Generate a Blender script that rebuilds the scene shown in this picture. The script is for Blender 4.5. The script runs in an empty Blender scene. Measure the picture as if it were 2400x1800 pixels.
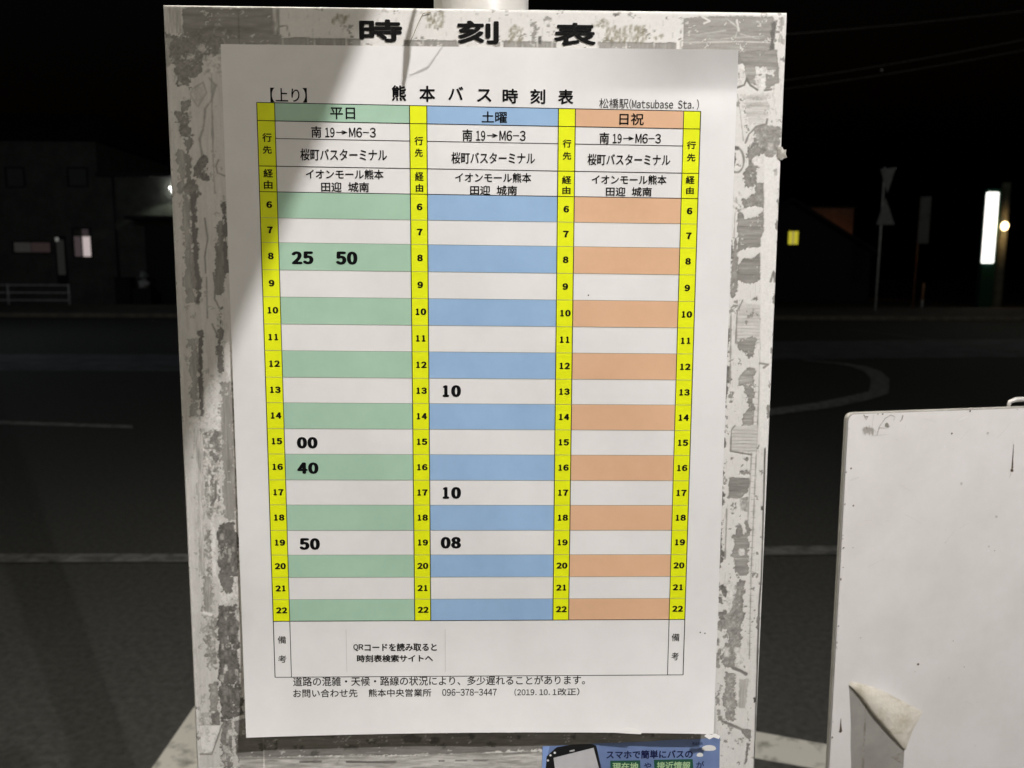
import bpy, bmesh, math, random
import numpy as np
from mathutils import Vector, Matrix

random.seed(4)
rng = np.random.default_rng(11)
R = math.radians
scene = bpy.context.scene
col = scene.collection

# ------------------------------------------------------------------ camera
BOARD_Z = 1.52950            # height of the top edge of the paper
TILT = R(-1.05)              # the board leans back a little
cam_d = bpy.data.cameras.new('camera')
cam_d.sensor_width = 36.0
cam_d.lens = 28.005
cam_d.clip_start = 0.02
cam_d.clip_end = 800
cam_d.dof.use_dof = True
cam_d.dof.focus_distance = 0.485
cam_d.dof.aperture_fstop = 13.0
cam = bpy.data.objects.new('camera', cam_d)
col.objects.link(cam)
ax_r = Vector((0.99976, -0.02135, 0.004908))
ax_d = Vector((0.001963, -0.135826, -0.990731))
ax_f = Vector((0.021819, 0.990503, -0.135751))
mw = Matrix.Identity(4)
for i in range(3):
    mw[i][0] = ax_r[i]; mw[i][1] = -ax_d[i]; mw[i][2] = -ax_f[i]
mw.translation = (0.008, -0.4795, 1.4)
cam.matrix_world = mw
scene.camera = cam

# ------------------------------------------------------------------ night sky, exposure
w = bpy.data.worlds.new('World')
scene.world = w
w.use_nodes = True
wn = w.node_tree
bg = wn.nodes['Background']
sky = wn.nodes.new('ShaderNodeTexSky')
sky.sky_type = 'NISHITA'
sky.sun_disc = False
sky.sun_elevation = R(-4.0)
sky.sun_rotation = R(200)
wn.links.new(sky.outputs[0], bg.inputs[0])
bg.inputs[1].default_value = 0.08
scene.view_settings.view_transform = 'Standard'
scene.view_settings.look = 'None'
scene.view_settings.exposure = 0.0
scene.view_settings.gamma = 1.0
scene.view_settings.use_curve_mapping = False

KEY_POS = (0.8, -1.1, 2.75)     # street lamp behind the photographer
KEY_W = 155.0
FILL_POS = (-0.45, -1.35, 1.98)  # added fill lamp under the added roof
FILL_W = 19.0
STOP_W = 150.0                 # added lamp, brightens the ground near the stop
FAR_W = 240.0                  # added lamps out of view, brighten the background

# ------------------------------------------------------------------ helpers
def prep(o, label=None, cat=None, group=None, kind=None):
    if label: o['label'] = label
    if cat: o['category'] = cat
    if group: o['group'] = group
    if kind: o['kind'] = kind
    return o

def empty(name, loc, label, cat, group=None, rot=(0, 0, 0)):
    o = bpy.data.objects.new(name, None)
    col.objects.link(o)
    o.location = loc
    o.rotation_euler = rot
    return prep(o, label, cat, group)

class MB:
    """collects geometry of one mesh object"""
    def __init__(s):
        s.v, s.f, s.m, s.sm = [], [], [], []
    def add(s, vs, fs, m=0, smooth=False):
        b = len(s.v)
        s.v.extend([tuple(map(float, q)) for q in vs])
        for f in fs:
            s.f.append([b + i for i in f]); s.m.append(m); s.sm.append(smooth)
        return s
    def box(s, x0, x1, y0, y1, z0, z1, m=0):
        v = [(x, y, z) for z in (z0, z1) for y in (y0, y1) for x in (x0, x1)]
        return s.add(v, [(0, 2, 3, 1), (4, 5, 7, 6), (0, 1, 5, 4), (2, 6, 7, 3), (0, 4, 6, 2), (1, 3, 7, 5)], m)
    def tube(s, pts, r, n=10, m=0, cap=True):
        pts = [Vector(p) for p in pts]
        rs = r if isinstance(r, (list, tuple)) else [r] * len(pts)
        vs, fs = [], []
        for i, p in enumerate(pts):
            d = (pts[min(i + 1, len(pts) - 1)] - pts[max(i - 1, 0)]).normalized()
            u = d.cross(Vector((0, 0, 1)))
            if u.length < 1e-3: u = d.cross(Vector((0, 1, 0)))
            u.normalize(); q = d.cross(u)
            for k in range(n):
                a = 2 * math.pi * k / n
                vs.append(p + (u * math.cos(a) + q * math.sin(a)) * rs[i])
        for i in range(len(pts) - 1):
            for k in range(n):
                a, b = i * n + k, i * n + (k + 1) % n
                fs.append((a, a + n, b + n, b))
        s.add(vs, fs, m, True)
        if cap:
            b = len(s.v) - len(vs)
            s.f.append([b + k for k in range(n)]); s.m.append(m); s.sm.append(False)
            s.f.append([b + len(vs) - 1 - k for k in range(n)]); s.m.append(m); s.sm.append(False)
        return s
    def ball(s, c, r, m=0, n=14, k=8, sz=1.0):
        vs, fs = [], []
        for i in range(k + 1):
            t = math.pi * i / k
            for j in range(n):
                a = 2 * math.pi * j / n
                vs.append((c[0] + r * math.sin(t) * math.cos(a), c[1] + r * math.sin(t) * math.sin(a), c[2] + sz * r * math.cos(t)))
        for i in range(k):
            for j in range(n):
                a, b = i * n + j, i * n + (j + 1) % n
                fs.append((a, a + n, b + n, b))
        return s.add(vs, fs, m, True)
    def build(s, name, mats, parent=None, loc=None, bevel=0):
        me = bpy.data.meshes.new(name)
        me.from_pydata(s.v, [], s.f)
        for mm in (mats if isinstance(mats, (list, tuple)) else [mats]): me.materials.append(mm)
        me.polygons.foreach_set('material_index', s.m)
        me.polygons.foreach_set('use_smooth', s.sm)
        me.update()
        o = bpy.data.objects.new(name, me)
        col.objects.link(o)
        if parent: o.parent = parent
        if loc: o.location = loc
        if bevel:
            bm = o.modifiers.new('bevel', 'BEVEL'); bm.width = bevel; bm.segments = 2; bm.limit_method = 'ANGLE'
        return o

def mat(name, base, rough=0.6, spec=0.3, metal=0.0, noise=None, bump=None, emit=None, estr=1.0, coords='Object'):
    """noise = (scale, other colour, contrast lo, hi); bump = (scale, strength, distance)"""
    m = bpy.data.materials.new(name)
    m.use_nodes = True
    nt = m.node_tree
    b = nt.nodes['Principled BSDF']
    b.inputs['Base Color'].default_value = (*base, 1)
    b.inputs['Roughness'].default_value = rough
    b.inputs['Specular IOR Level'].default_value = spec
    b.inputs['Metallic'].default_value = metal
    tc = nt.nodes.new('ShaderNodeTexCoord')
    if noise:
        n = nt.nodes.new('ShaderNodeTexNoise'); n.inputs['Scale'].default_value = noise[0]
        n.inputs['Detail'].default_value = 6; n.inputs['Roughness'].default_value = 0.65
        nt.links.new(tc.outputs[coords], n.inputs['Vector'])
        mr = nt.nodes.new('ShaderNodeMapRange')
        mr.inputs[1].default_value = noise[2]; mr.inputs[2].default_value = noise[3]
        nt.links.new(n.outputs['Fac'], mr.inputs[0])
        mx = nt.nodes.new('ShaderNodeMix'); mx.data_type = 'RGBA'
        mx.inputs['A'].default_value = (*base, 1); mx.inputs['B'].default_value = (*noise[1], 1)
        nt.links.new(mr.outputs[0], mx.inputs['Factor'])
        nt.links.new(mx.outputs['Result'], b.inputs['Base Color'])
    if bump:
        n2 = nt.nodes.new('ShaderNodeTexNoise'); n2.inputs['Scale'].default_value = bump[0]; n2.inputs['Detail'].default_value = 5
        nt.links.new(tc.outputs[coords], n2.inputs['Vector'])
        bp = nt.nodes.new('ShaderNodeBump'); bp.inputs['Strength'].default_value = bump[1]; bp.inputs['Distance'].default_value = bump[2]
        nt.links.new(n2.outputs['Fac'], bp.inputs['Height'])
        nt.links.new(bp.outputs['Normal'], b.inputs['Normal'])
    if emit:
        b.inputs['Emission Color'].default_value = (*emit, 1)
        b.inputs['Emission Strength'].default_value = estr
    return m

# measured on the photograph -> millimetres on the board's face
HM = (0.240159, -2.31993e-06, -270.93, 0.00257828, -0.23044, 22.4528, -1.07982e-05, -5.92623e-05)
def M(u, v):
    d = HM[6] * u + HM[7] * v + 1
    return (HM[0] * u + HM[1] * v + HM[2]) / d, (HM[3] * u + HM[4] * v + HM[5]) / d

def smooth01(t):
    t = np.clip(t, 0, 1)
    return t * t * (3 - 2 * t)

def on_board(x, y, z):       # board frame (metres, origin at paper top centre) -> world
    c, s = math.cos(TILT), math.sin(TILT)
    return (x, y * c - z * s, y * s + z * c + BOARD_Z)

# ------------------------------------------------------------------ materials
asphalt = mat('asphalt', (0.088, 0.088, 0.080), 0.85, 0.2, noise=(38, (0.044, 0.044, 0.041), 0.33, 0.68), bump=(160, 0.5, 0.006))
old_concrete = mat('old_concrete', (0.19, 0.19, 0.20), 0.9, 0.2, noise=(2.2, (0.10, 0.10, 0.105), 0.35, 0.65), bump=(90, 0.4, 0.006))
road_paint = mat('road_paint', (0.66, 0.64, 0.58), 0.8, 0.2, noise=(14, (0.25, 0.245, 0.215), 0.52, 0.68), bump=(140, 0.4, 0.003))
worn_paint = mat('worn_paint', (0.22, 0.22, 0.21), 0.85, 0.2, noise=(11, (0.09, 0.09, 0.086), 0.42, 0.62))
faint_paint = mat('faint_paint', (0.40, 0.40, 0.385), 0.85, 0.2, noise=(11, (0.12, 0.12, 0.115), 0.4, 0.65))
kerb_m = mat('kerb_concrete', (0.25, 0.22, 0.17), 0.9, 0.2, noise=(3, (0.14, 0.11, 0.09), 0.35, 0.65))
galv = mat('galvanised_steel', (0.55, 0.54, 0.52), 0.45, 0.5, 0.2, noise=(6, (0.40, 0.39, 0.37), 0.4, 0.6))
pole_paint = mat('pole_paint', (0.62, 0.60, 0.56), 0.4, 0.5, noise=(9, (0.40, 0.385, 0.35), 0.45, 0.62), bump=(60, 0.2, 0.002))
white_rail = mat('rail_paint', (0.84, 0.84, 0.83), 0.5, 0.4, noise=(5, (0.5, 0.5, 0.48), 0.45, 0.7))
paper_m = mat('paper', (0.84, 0.83, 0.822), 0.62, 0.25, noise=(26, (0.80, 0.79, 0.78), 0.4, 0.65), bump=(45, 0.12, 0.0012))
ink = mat('black_ink', (0.005, 0.005, 0.006), 0.7, 0.06)
ink_soft = mat('small_black_ink', (0.014, 0.014, 0.015), 0.7, 0.06)
ink_faint = mat('faint_ink', (0.52, 0.51, 0.50), 0.6, 0.2)
ink_row = mat('row_rule_ink', (0.25, 0.27, 0.24), 0.6, 0.2)
yellow = mat('yellow_print', (0.86, 0.93, 0.008), 0.6, 0.2, noise=(60, (0.82, 0.89, 0.008), 0.4, 0.6))
green = mat('green_print', (0.42, 0.63, 0.48), 0.6, 0.2, noise=(30, (0.385, 0.59, 0.445), 0.4, 0.65))
blue = mat('blue_print', (0.335, 0.515, 0.76), 0.6, 0.2, noise=(30, (0.305, 0.475, 0.715), 0.4, 0.65))
orange = mat('orange_print', (0.78, 0.485, 0.305), 0.6, 0.2, noise=(30, (0.735, 0.45, 0.275), 0.4, 0.65))
tape_white = mat('white_tape', (0.86, 0.85, 0.83), 0.35, 0.5)
house_wall = mat('house_wall', (0.17, 0.18, 0.155), 0.9, 0.2, noise=(1.5, (0.12, 0.13, 0.11), 0.4, 0.6))
house_roof = mat('roof_tiles', (0.06, 0.06, 0.062), 0.8, 0.2, noise=(3, (0.04, 0.04, 0.042), 0.4, 0.6))
dark_frame = mat('dark_frame', (0.03, 0.03, 0.03), 0.6, 0.3)
dark_glass = mat('dark_glass', (0.06, 0.06, 0.07), 0.25, 0.5)

# ------------------------------------------------------------------ ground and road markings
def strip(name, left, right, z, m):
    b = MB()
    n = len(left)
    b.add([(x, y, z) for x, y in left] + [(x, y, z) for x, y in right], [(i, n + i, n + i + 1, i + 1) for i in range(n - 1)])
    # faces must look up
    o = b.build(name, m)
    bm = bmesh.new(); bm.from_mesh(o.data)
    bmesh.ops.recalc_face_normals(bm, faces=bm.faces)
    if bm.faces[:] and bm.faces[0].normal.z < 0: bmesh.ops.reverse_faces(bm, faces=bm.faces)
    bm.to_mesh(o.data); bm.free()
    return prep(o, kind='structure')

g = MB(); g.add([(-400, -60, 0), (400, -60, 0), (400, 500, 0), (-400, 500, 0)], [(0, 1, 2, 3)])
prep(g.build('ground', asphalt), kind='structure')
strip('road_band', [(-30, 11.0), (-4, 11.0), (5, 12.9), (30, 15.5)], [(-30, 13.4), (-4, 13.4), (5, 16.4), (30, 20)], 0.004, old_concrete)
# the white bay line the stop stands in: up its left side, then across
strip('road_line', [(-0.985, -1.2), (-0.965, 1.7), (-0.97, 2.45), (0.82, 1.80), (1.02, 1.725), (3.0, 1.0)],
      [(-0.835, -1.2), (-0.815, 1.64), (-0.82, 2.235), (0.78, 1.66), (0.96, 1.60), (2.95, 0.86)], 0.004, road_paint)
strip('road_line', [(-9, 3.29), (-2.43, 3.40), (-1.57, 3.39), (1.43, 3.48), (1.77, 3.49), (6, 3.5)],
      [(-9, 3.17), (-2.39, 3.28), (-1.53, 3.28), (1.38, 3.35), (1.77, 3.36), (6, 3.37)], 0.008, worn_paint)
strip('road_line', [(-9, 7.2), (-4.69, 7.07), (-3.34, 6.84)], [(-9, 7.05), (-4.58, 6.9), (-3.27, 6.70)], 0.004, faint_paint)
strip('road_line', [(5.2, 12.75), (5.7, 12.2), (5.82, 11.78), (5.74, 11.12), (5.42, 10.24), (5.15, 9.7), (4.75, 8.9), (4.3, 8.43), (3.62, 7.87), (2.81, 7.39), (1.2, 6.5)],
      [(5.15, 12.62), (5.5, 12.15), (5.58, 11.75), (5.48, 11.11), (5.2, 10.33), (4.93, 9.75), (4.6, 9.1), (4.15, 8.66), (3.5, 8.13), (2.72, 7.66), (1.1, 6.72)], 0.009, faint_paint)
strip('road_line', [(9.3, 20.5), (9.65, 18.64), (9.75, 16.77), (9.87, 15.42), (9.9, 14.0), (9.9, 11)], [(9.42, 20.5), (9.78, 18.64), (9.9, 16.77), (10.02, 15.42), (10.05, 14.0), (10.05, 11)], 0.009, worn_paint)
kb = MB(); kb.box(-40, 34, 25.0, 25.25, 0, 0.13)
prep(kb.build('kerb', kerb_m, bevel=0.015), kind='structure')
pv = MB(); pv.box(-60, 60, 25.25, 33.0, -0.1, 0.11)
prep(pv.build('pavement', mat('pavement_concrete', (0.16, 0.15, 0.13), 0.9, 0.2, noise=(2, (0.08, 0.08, 0.075), 0.4, 0.6))), kind='structure')

# ------------------------------------------------------------------ lamps behind the camera: street lamp; added lamps and an added shelter
sl = empty('street_lamp', (KEY_POS[0] + 0.9, KEY_POS[1] - 0.2, 0), 'low grey street lamp with a short arm standing behind the photographer', 'street lamp', 'street lamps round the bus stop')
b = MB(); b.tube([(0, 0, 0), (0, 0, 2.85), (-0.2, 0.04, 3.03), (-0.6, 0.14, 3.07)], [0.075, 0.055, 0.05, 0.045], 14); b.build('pole', galv, sl)
b = MB(); b.box(-1.15, -0.55, 0.05, 0.32, 2.87, 3.05); b.build('lamp_head', galv, sl, bevel=0.03)
b = MB(); b.ball((-0.9, 0.2, 2.835), 0.03, 0); lens = b.build('lamp_bulb', mat('lamp_glass', (0.9, 0.9, 0.85), 0.3, emit=(1, 0.95, 0.85), estr=20), sl)
lens.visible_shadow = True
ld = bpy.data.lights.new('street_lamp_light', 'POINT'); ld.energy = KEY_W; ld.shadow_soft_size = 0.0065; ld.color = (1.0, 0.972, 0.962)
lo = bpy.data.objects.new('street_lamp_light', ld); col.objects.link(lo); lo.location = KEY_POS

def added_lamp(loc, h, reach, power, color, label, size=.08):  # lamps added out of view to brighten the ground and background
    o = empty('street_lamp', (loc[0] - reach[0], loc[1] - reach[1], 0), label, 'street lamp', 'street lamps round the bus stop')
    MB().tube([(0, 0, 0), (0, 0, h + .15), (reach[0] * .3, reach[1] * .3, h + .32), (reach[0], reach[1], h + .36)], [.08, .06, .045, .04], 14).build('pole', galv, o)
    x, y = reach
    MB().box(x - .28, x + .28, y - .13, y + .13, h + .16, h + .34).build('lamp_head', galv, o, bevel=.03)
    MB().ball((x, y, h + .12), .05).build('lamp_bulb', lens.data.materials[0], o)
    d = bpy.data.lights.new('street_lamp_light', 'POINT'); d.energy = power; d.color = color; d.shadow_soft_size = size
    q = bpy.data.objects.new('street_lamp_light', d); col.objects.link(q); q.location = (loc[0], loc[1], h)
added_lamp((-0.5, 0.75), 2.95, (2.6, 1.4), STOP_W, (1.0, 0.95, 0.84), 'street lamp whose long arm reaches over the bus stop')
added_lamp((-14.0, 15.0), 7.0, (1.2, 0.0), FAR_W, (0.86, 0.95, 1.0), 'tall street lamp by the kerb far to the left of the stop')
added_lamp((17.0, 17.0), 7.0, (-1.2, 0.0), FAR_W * .8, (0.95, 1.0, 0.90), 'tall street lamp by the kerb far to the right of the stop')

sh = empty('bus_shelter', (-1.1, -1.7, 0), 'bus shelter with a flat roof behind the photographer', 'shelter')  # added out of view; its roof edge casts the slanting shadow
b = MB()
ex0, ex1 = 0.3272, 0.9275       # right edge of the roof, nearly square to the board
b.add([(x + 1.1, y + 1.7, z) for z in (2.10, 2.15) for x, y in ((-1.9, -0.48), (ex0, -0.48), (ex1, -2.6), (-1.9, -2.6))],
      [(0, 1, 2, 3), (7, 6, 5, 4), (0, 4, 5, 1), (1, 5, 6, 2), (2, 6, 7, 3), (3, 7, 4, 0)])
b.build('roof', galv, sh)
for px, py in ((-0.72, 0.1), (-0.72, -0.8), (1.35, -0.8)):
    MB().tube([(px, py, 0), (px, py, 2.10)], 0.04, 12).build('post', galv, sh)
b = MB(); b.box(FILL_POS[0] + 1.1 - 0.32, FILL_POS[0] + 1.1 + 0.32, FILL_POS[1] + 1.7 - 0.06, FILL_POS[1] + 1.7 + 0.06, 2.05, 2.10)
b.build('light_fitting', tape_white, sh, bevel=0.01)
fd = bpy.data.lights.new('shelter_light', 'POINT'); fd.energy = FILL_W; fd.shadow_soft_size = 0.06; fd.color = (1.0, 0.92, 0.80)  # added fill lamp, brightens the shaded part of the board
fo = bpy.data.objects.new('shelter_light', fd); col.objects.link(fo); fo.location = FILL_POS

# ------------------------------------------------------------------ noise for painted dirt
def value_noise(X, Z, sx, sz, seed, octv=4):
    out = np.zeros_like(X); amp = 1.0; tot = 0
    for o in range(octv):
        r = np.random.default_rng(seed * 31 + o)
        t = r.random((97, 97))
        a = X / sx + 17.3 * o; c = Z / sz + 9.1 * o
        ia = np.floor(a).astype(int); ic = np.floor(c).astype(int)
        fa = a - ia; fc = c - ic
        fa = fa * fa * (3 - 2 * fa); fc = fc * fc * (3 - 2 * fc)
        g00 = t[ia % 97, ic % 97]; g10 = t[(ia + 1) % 97, ic % 97]
        g01 = t[ia % 97, (ic + 1) % 97]; g11 = t[(ia + 1) % 97, (ic + 1) % 97]
        out += amp * ((g00 * (1 - fa) + g10 * fa) * (1 - fc) + (g01 * (1 - fa) + g11 * fa) * fc)
        tot += amp; amp *= 0.55; sx /= 2; sz /= 2
    return out / tot

# ------------------------------------------------------------------ the timetable board
BX0, BX1, BZ0, BZ1 = -180.3, 176.2, -600.0, 21.0
fine = 0.45
xs = np.concatenate([np.arange(BX0, -138, fine), np.arange(-138, 126, 0.95), np.arange(126, BX1, fine), [BX1]])
zs_f = np.concatenate([np.arange(-470, BZ1, 0.5), [BZ1]])
zs = np.concatenate([np.linspace(BZ0, -470, 20)[:-1], zs_f])
X, Z = np.meshgrid(xs, zs)
NZ, NX = X.shape
nA = value_noise(X, Z, 14, 14, 1); nB = value_noise(X, Z, 5, 5, 2); nC = value_noise(X, Z, 2.4, 2.4, 3, 3)
nV = value_noise(X, Z, 3, 22, 4); nH = value_noise(X, Z, 20, 2.6, 5); nL = value_noise(X, Z, 60, 60, 6)
nF = value_noise(X, Z, 1.1, 1.1, 7, 2); nS = value_noise(X, Z, 0.9, 7, 8, 3); nT = value_noise(X, Z, 7, 0.9, 9, 3)
tone = 0.745 + 0.06 * (nL - 0.5) + 0.05 * (nB - 0.5) - 0.34 * smooth01((nB - 0.69) / 0.05) * smooth01((nF - 0.35) / 0.2) - 0.10 * smooth01((nS - 0.70) / 0.06)
moss = np.zeros_like(tone)

def sdf_poly(P, x, z):
    d = np.full(x.shape, 1e9); sgn = np.ones(x.shape)
    n = len(P)
    for i in range(n):
        ax, az = P[i]; bx, bz = P[i - 1]
        ex, ez = bx - ax, bz - az
        wx, wz = x - ax, z - az
        t = np.clip((wx * ex + wz * ez) / (ex * ex + ez * ez + 1e-9), 0, 1)
        d = np.minimum(d, (wx - ex * t) ** 2 + (wz - ez * t) ** 2)
        c1 = z >= az; c2 = z < bz; c3 = ex * wz > ez * wx
        sgn = np.where((c1 & c2 & c3) | (~c1 & ~c2 & ~c3), -sgn, sgn)
    return np.sqrt(d) * sgn

def region(P, pad):
    x0 = min(p[0] for p in P) - pad; x1 = max(p[0] for p in P) + pad
    z0 = min(p[1] for p in P) - pad; z1 = max(p[1] for p in P) + pad
    i0, i1 = np.searchsorted(zs, [z0, z1]); j0, j1 = np.searchsorted(xs, [x0, x1])
    return slice(i0, i1), slice(j0, j1)

def paint(pts, val, soft=0.8, rag=2.0, mot=0.10, streak=None, alpha=1.0, ngrain=None):
    """a stain with its own outline; pts measured in photo pixels"""
    P = [M(*p) for p in pts]
    S = region(P, rag * 2 + soft + 2)
    x, z = X[S], Z[S]
    if x.size == 0: return
    d = sdf_poly(P, x, z) + rag * 2.2 * ((nB[S] if ngrain is None else ngrain[S]) - 0.5) + rag * 1.1 * (nC[S] - 0.5) + min(rag, 2.0) * 0.9 * (nF[S] - 0.5)
    k = smooth01(0.5 - d / (1.3 * soft)) * alpha
    src = {'v': nV, 'h': nH, 'n': nA, None: nC}[streak][S]
    fine_ = {'v': nS, 'h': nT, 'n': nF, None: nF}[streak][S]
    v = val * (1 + mot * 4.5 * (src - 0.5) + mot * 4.0 * (fine_ - 0.5))
    if val < 0.5:      # dirt gathers along the torn edge; flecks of paper stay inside
        v = v * (1 - 0.30 * np.exp(-(d / 0.6) ** 2))
        fl = smooth01((nB[S] * .6 + nF[S] * .4 - 0.66) / 0.04) * smooth01(-d / 1.5)
        v = v * (1 - fl * .8) + 0.66 * fl * .8
    tone[S] = tone[S] * (1 - k) + v * k

def rect(x0, y0, x1, y1, val, **k):
    paint([(x0, y0), (x1, y0), (x1, y1), (x0, y1)], val, **k)

def line(pts, val, wd=0.7, alpha=1.0, soft=0.5, wob=0.8):
    P = [M(*p) for p in pts]
    S = region(P, wd + 4)
    x, z = X[S], Z[S]
    if x.size == 0: return
    d = np.full(x.shape, 1e9)
    for (ax, az), (bx, bz) in zip(P, P[1:]):
        ex, ez = bx - ax, bz - az; wx, wz = x - ax, z - az
        t = np.clip((wx * ex + wz * ez) / (ex * ex + ez * ez + 1e-9), 0, 1)
        d = np.minimum(d, np.hypot(wx - ex * t, wz - ez * t))
    d = d + wob * (nB[S] - 0.5)
    k = smooth01(0.5 - (d - wd / 2) / (2 * soft)) * alpha * np.clip(0.45 + 1.1 * nA[S], 0, 1)
    tone[S] = tone[S] * (1 - k) + val * k

def specks(x0, y0, x1, y1, n, val, r0, r1, asp=1.0, alpha=1.0, sd=0):
    r = np.random.default_rng(sd)
    for i in range(n):
        u = r.uniform(x0, x1); v = r.uniform(y0, y1); rr = r.uniform(r0, r1)
        paint([(u - rr, v - rr * asp), (u + rr * .8, v - rr * asp * .9), (u + rr, v + rr * asp), (u - rr * .9, v + rr * asp * .8)], val, soft=0.6, rag=1.0, alpha=alpha)

def mossy(x0, y0, x1, y1, n, sd, lean=0.0, lng=6):
    r = np.random.default_rng(sd)
    for i in range(n):
        u = r.uniform(x0, x1); v = r.uniform(y0, y1); L = r.uniform(lng * .5, lng)
        P = [M(u, v), M(u + lean * L, v + L)]
        S = region(P, 3)
        x, z = X[S], Z[S]
        if x.size == 0: continue
        (ax, az), (bx, bz) = P
        ex, ez = bx - ax, bz - az; wx, wz = x - ax, z - az
        t = np.clip((wx * ex + wz * ez) / (ex * ex + ez * ez + 1e-9), 0, 1)
        d = np.hypot(wx - ex * t, wz - ez * t)
        k = smooth01(0.5 - (d - r.uniform(.3, .75)) / 1.0) * r.uniform(.35, .85)
        moss[S] = np.maximum(moss[S], k)

# -- top band
tone[:] = np.where((Z > -1) & (X < -70), tone * 0.95, tone)
rect(385, 12, 425, 80, 0.60, rag=1, streak='v')
paint([(425, 18), (480, 15), (520, 20), (641, 17), (641, 60), (652, 66), (660, 100), (600, 110), (500, 110), (430, 84), (428, 50)], 0.34, rag=1.2, mot=.13, streak='h')
rect(639, 14, 655, 62, 0.5, rag=.5, streak='v')
for k in range(6): line([(640 + k * 2.6, 14), (641 + k * 2.6, 80)], 0.36 if k % 2 else .7, .4)
line([(430, 72), (520, 64), (600, 66), (640, 56)], 0.2, 2.5, .5, 1.5)
line([(450, 80), (500, 62), (540, 76)], 0.18, 3, .6, 1.5)
line([(655, 62), (672, 60), (678, 84)], 0.4, .7)
rect(392, 83, 520, 150, 0.33, rag=3, mot=.16)
for x0, x1, y in ((652, 842, 88), (945, 1070, 93), (1178, 1302, 96), (1400, 1586, 98)):
    paint([(x0, y), (x1, y + (x1 - x0) * .015), (x1 + 4, y + 22), (x0, y + 20)], 0.40, rag=.5, soft=.5, mot=.10, streak='v')
    r = np.random.default_rng(x0)
    for k in range(int((x1 - x0) / 22)):
        u = r.uniform(x0, x1); line([(u, y + 1), (u + 1, y + 20)], 0.72, .35, .8, .3, .2)
line([(1586, 92), (1588, 125)], .8, 1.2); line([(1594, 92), (1596, 120)], .42, .5)
paint([(1600, 42), (1700, 38), (1812, 40), (1815, 90), (1812, 130), (1800, 150), (1728, 150), (1728, 122), (1600, 120)], 0.41, rag=.8, mot=.12, streak='h')
line([(1645, 38), (1663, 50), (1650, 55)], .76, 1); line([(1700, 42), (1730, 66), (1722, 90)], .62, .6); line([(1727, 48), (1731, 72)], .68, 1.2)
line([(1690, 92), (1790, 84)], .6, .5); line([(1600, 100), (1735, 98), (1810, 101)], .62, .7); line([(1735, 80), (1780, 92)], .6, .4); line([(1640, 80), (1700, 72)], .55, .4)
paint([(1808, 52), (1822, 48), (1820, 70), (1814, 92), (1810, 130), (1802, 136), (1806, 90)], 0.20, rag=1, soft=1.2)
rect(1824, 40, 1834, 100, 0.5, rag=2, streak='v')
line([(1819, 137), (1822, 160), (1820, 188)], .36, 1.6, .8)
# -- moss and chips in the header band
mossy(780, 34, 822, 52, 26, 1, -.2); mossy(1000, 26, 1040, 62, 46, 2, -.3, 7); mossy(1195, 56, 1225, 96, 30, 3, -.5, 8)
mossy(1415, 60, 1517, 92, 80, 4, -.35, 11); mossy(1385, 44, 1425, 62, 20, 5, .5, 5); mossy(1535, 82, 1556, 90, 5, 6, .5, 5)
specks(1252, 52, 1272, 96, 9, .16, 2, 4, 2.0, .85, 7); specks(1275, 40, 1305, 62, 5, .35, 2, 5, 1, .7, 8)
paint([(1434, 30), (1452, 30), (1448, 37), (1440, 38)], 0.16, rag=.6); specks(870, 18, 910, 28, 4, .5, 2, 6, .8, .8, 9)
specks(940, 20, 1250, 40, 6, .5, 1, 3, 1, .5, 10)
# -- left strip
S_left = [(384, 90), (525, 90), (590, 1800), (470, 1800)]
paint(S_left, 0.60, rag=1, mot=.05, streak='v', alpha=.65)
paint([(404, 140), (478, 130), (480, 150), (462, 182), (436, 178), (448, 204), (412, 200), (405, 170)], 0.33, rag=3.5, mot=.14)
rect(405, 82, 516, 138, 0.30, rag=3, mot=.16)
rect(462, 104, 484, 124, .62, rag=3); rect(437, 128, 458, 142, .6, rag=3)
rect(480, 126, 518, 178, .62, rag=3)
line([(462, 248), (446, 222), (451, 209), (476, 193), (484, 217), (464, 250)], 0.34, .8, .5); paint([(450, 214), (476, 198), (480, 218), (464, 244)], .52, rag=1.5, alpha=.4)
line([(490, 182), (505, 200), (495, 236), (481, 255), (478, 296), (468, 325), (473, 363)], 0.32, .9, .6, .6, 1.6)
line([(496, 176), (497, 260), (500, 380), (504, 452)], 0.36, .8, .55, .5, 1.2)
paint([(404, 262), (446, 258), (447, 318), (424, 320), (420, 288)], .32, rag=2.5, mot=.15); rect(424, 236, 445, 262, .35, rag=2.5)
paint([(432, 325), (445, 325), (450, 450), (436, 450)], .33, rag=2, mot=.12, streak='v'); rect(420, 350, 436, 450, .45, rag=3, streak='v', alpha=.8)
paint([(470, 372), (482, 372), (490, 420), (462, 423), (452, 410)], .27, rag=3, mot=.15)
line([(512, 375), (506, 390), (510, 405), (526, 412)], .36, .8); rect(440, 420, 462, 452, .32, rag=4)
paint([(443, 450), (459, 450), (462, 560), (470, 660), (472, 712), (460, 712), (452, 640), (450, 560)], .24, rag=1.8, soft=1, mot=.12, streak='v')
paint([(424, 450), (444, 450), (458, 700), (438, 720)], .47, rag=3, mot=.10, streak='v', alpha=.85)
paint([(461, 776), (476, 775), (477, 789), (462, 789)], .24, rag=1.2)
paint([(464, 792), (474, 790), (476, 900), (479, 978), (470, 982), (464, 900)], .25, rag=1.8, mot=.14, streak='v')
rect(444, 792, 464, 975, .46, rag=3, mot=.08, streak='v', alpha=.8)
paint([(510, 526), (526, 500), (530, 636), (521, 690), (508, 690), (504, 640)], .30, rag=2.5, mot=.14, streak='v')
paint([(520, 470), (532, 470), (536, 640), (528, 640)], .22, rag=2, streak='v')  # shade painted along the sheet's left edge
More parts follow.
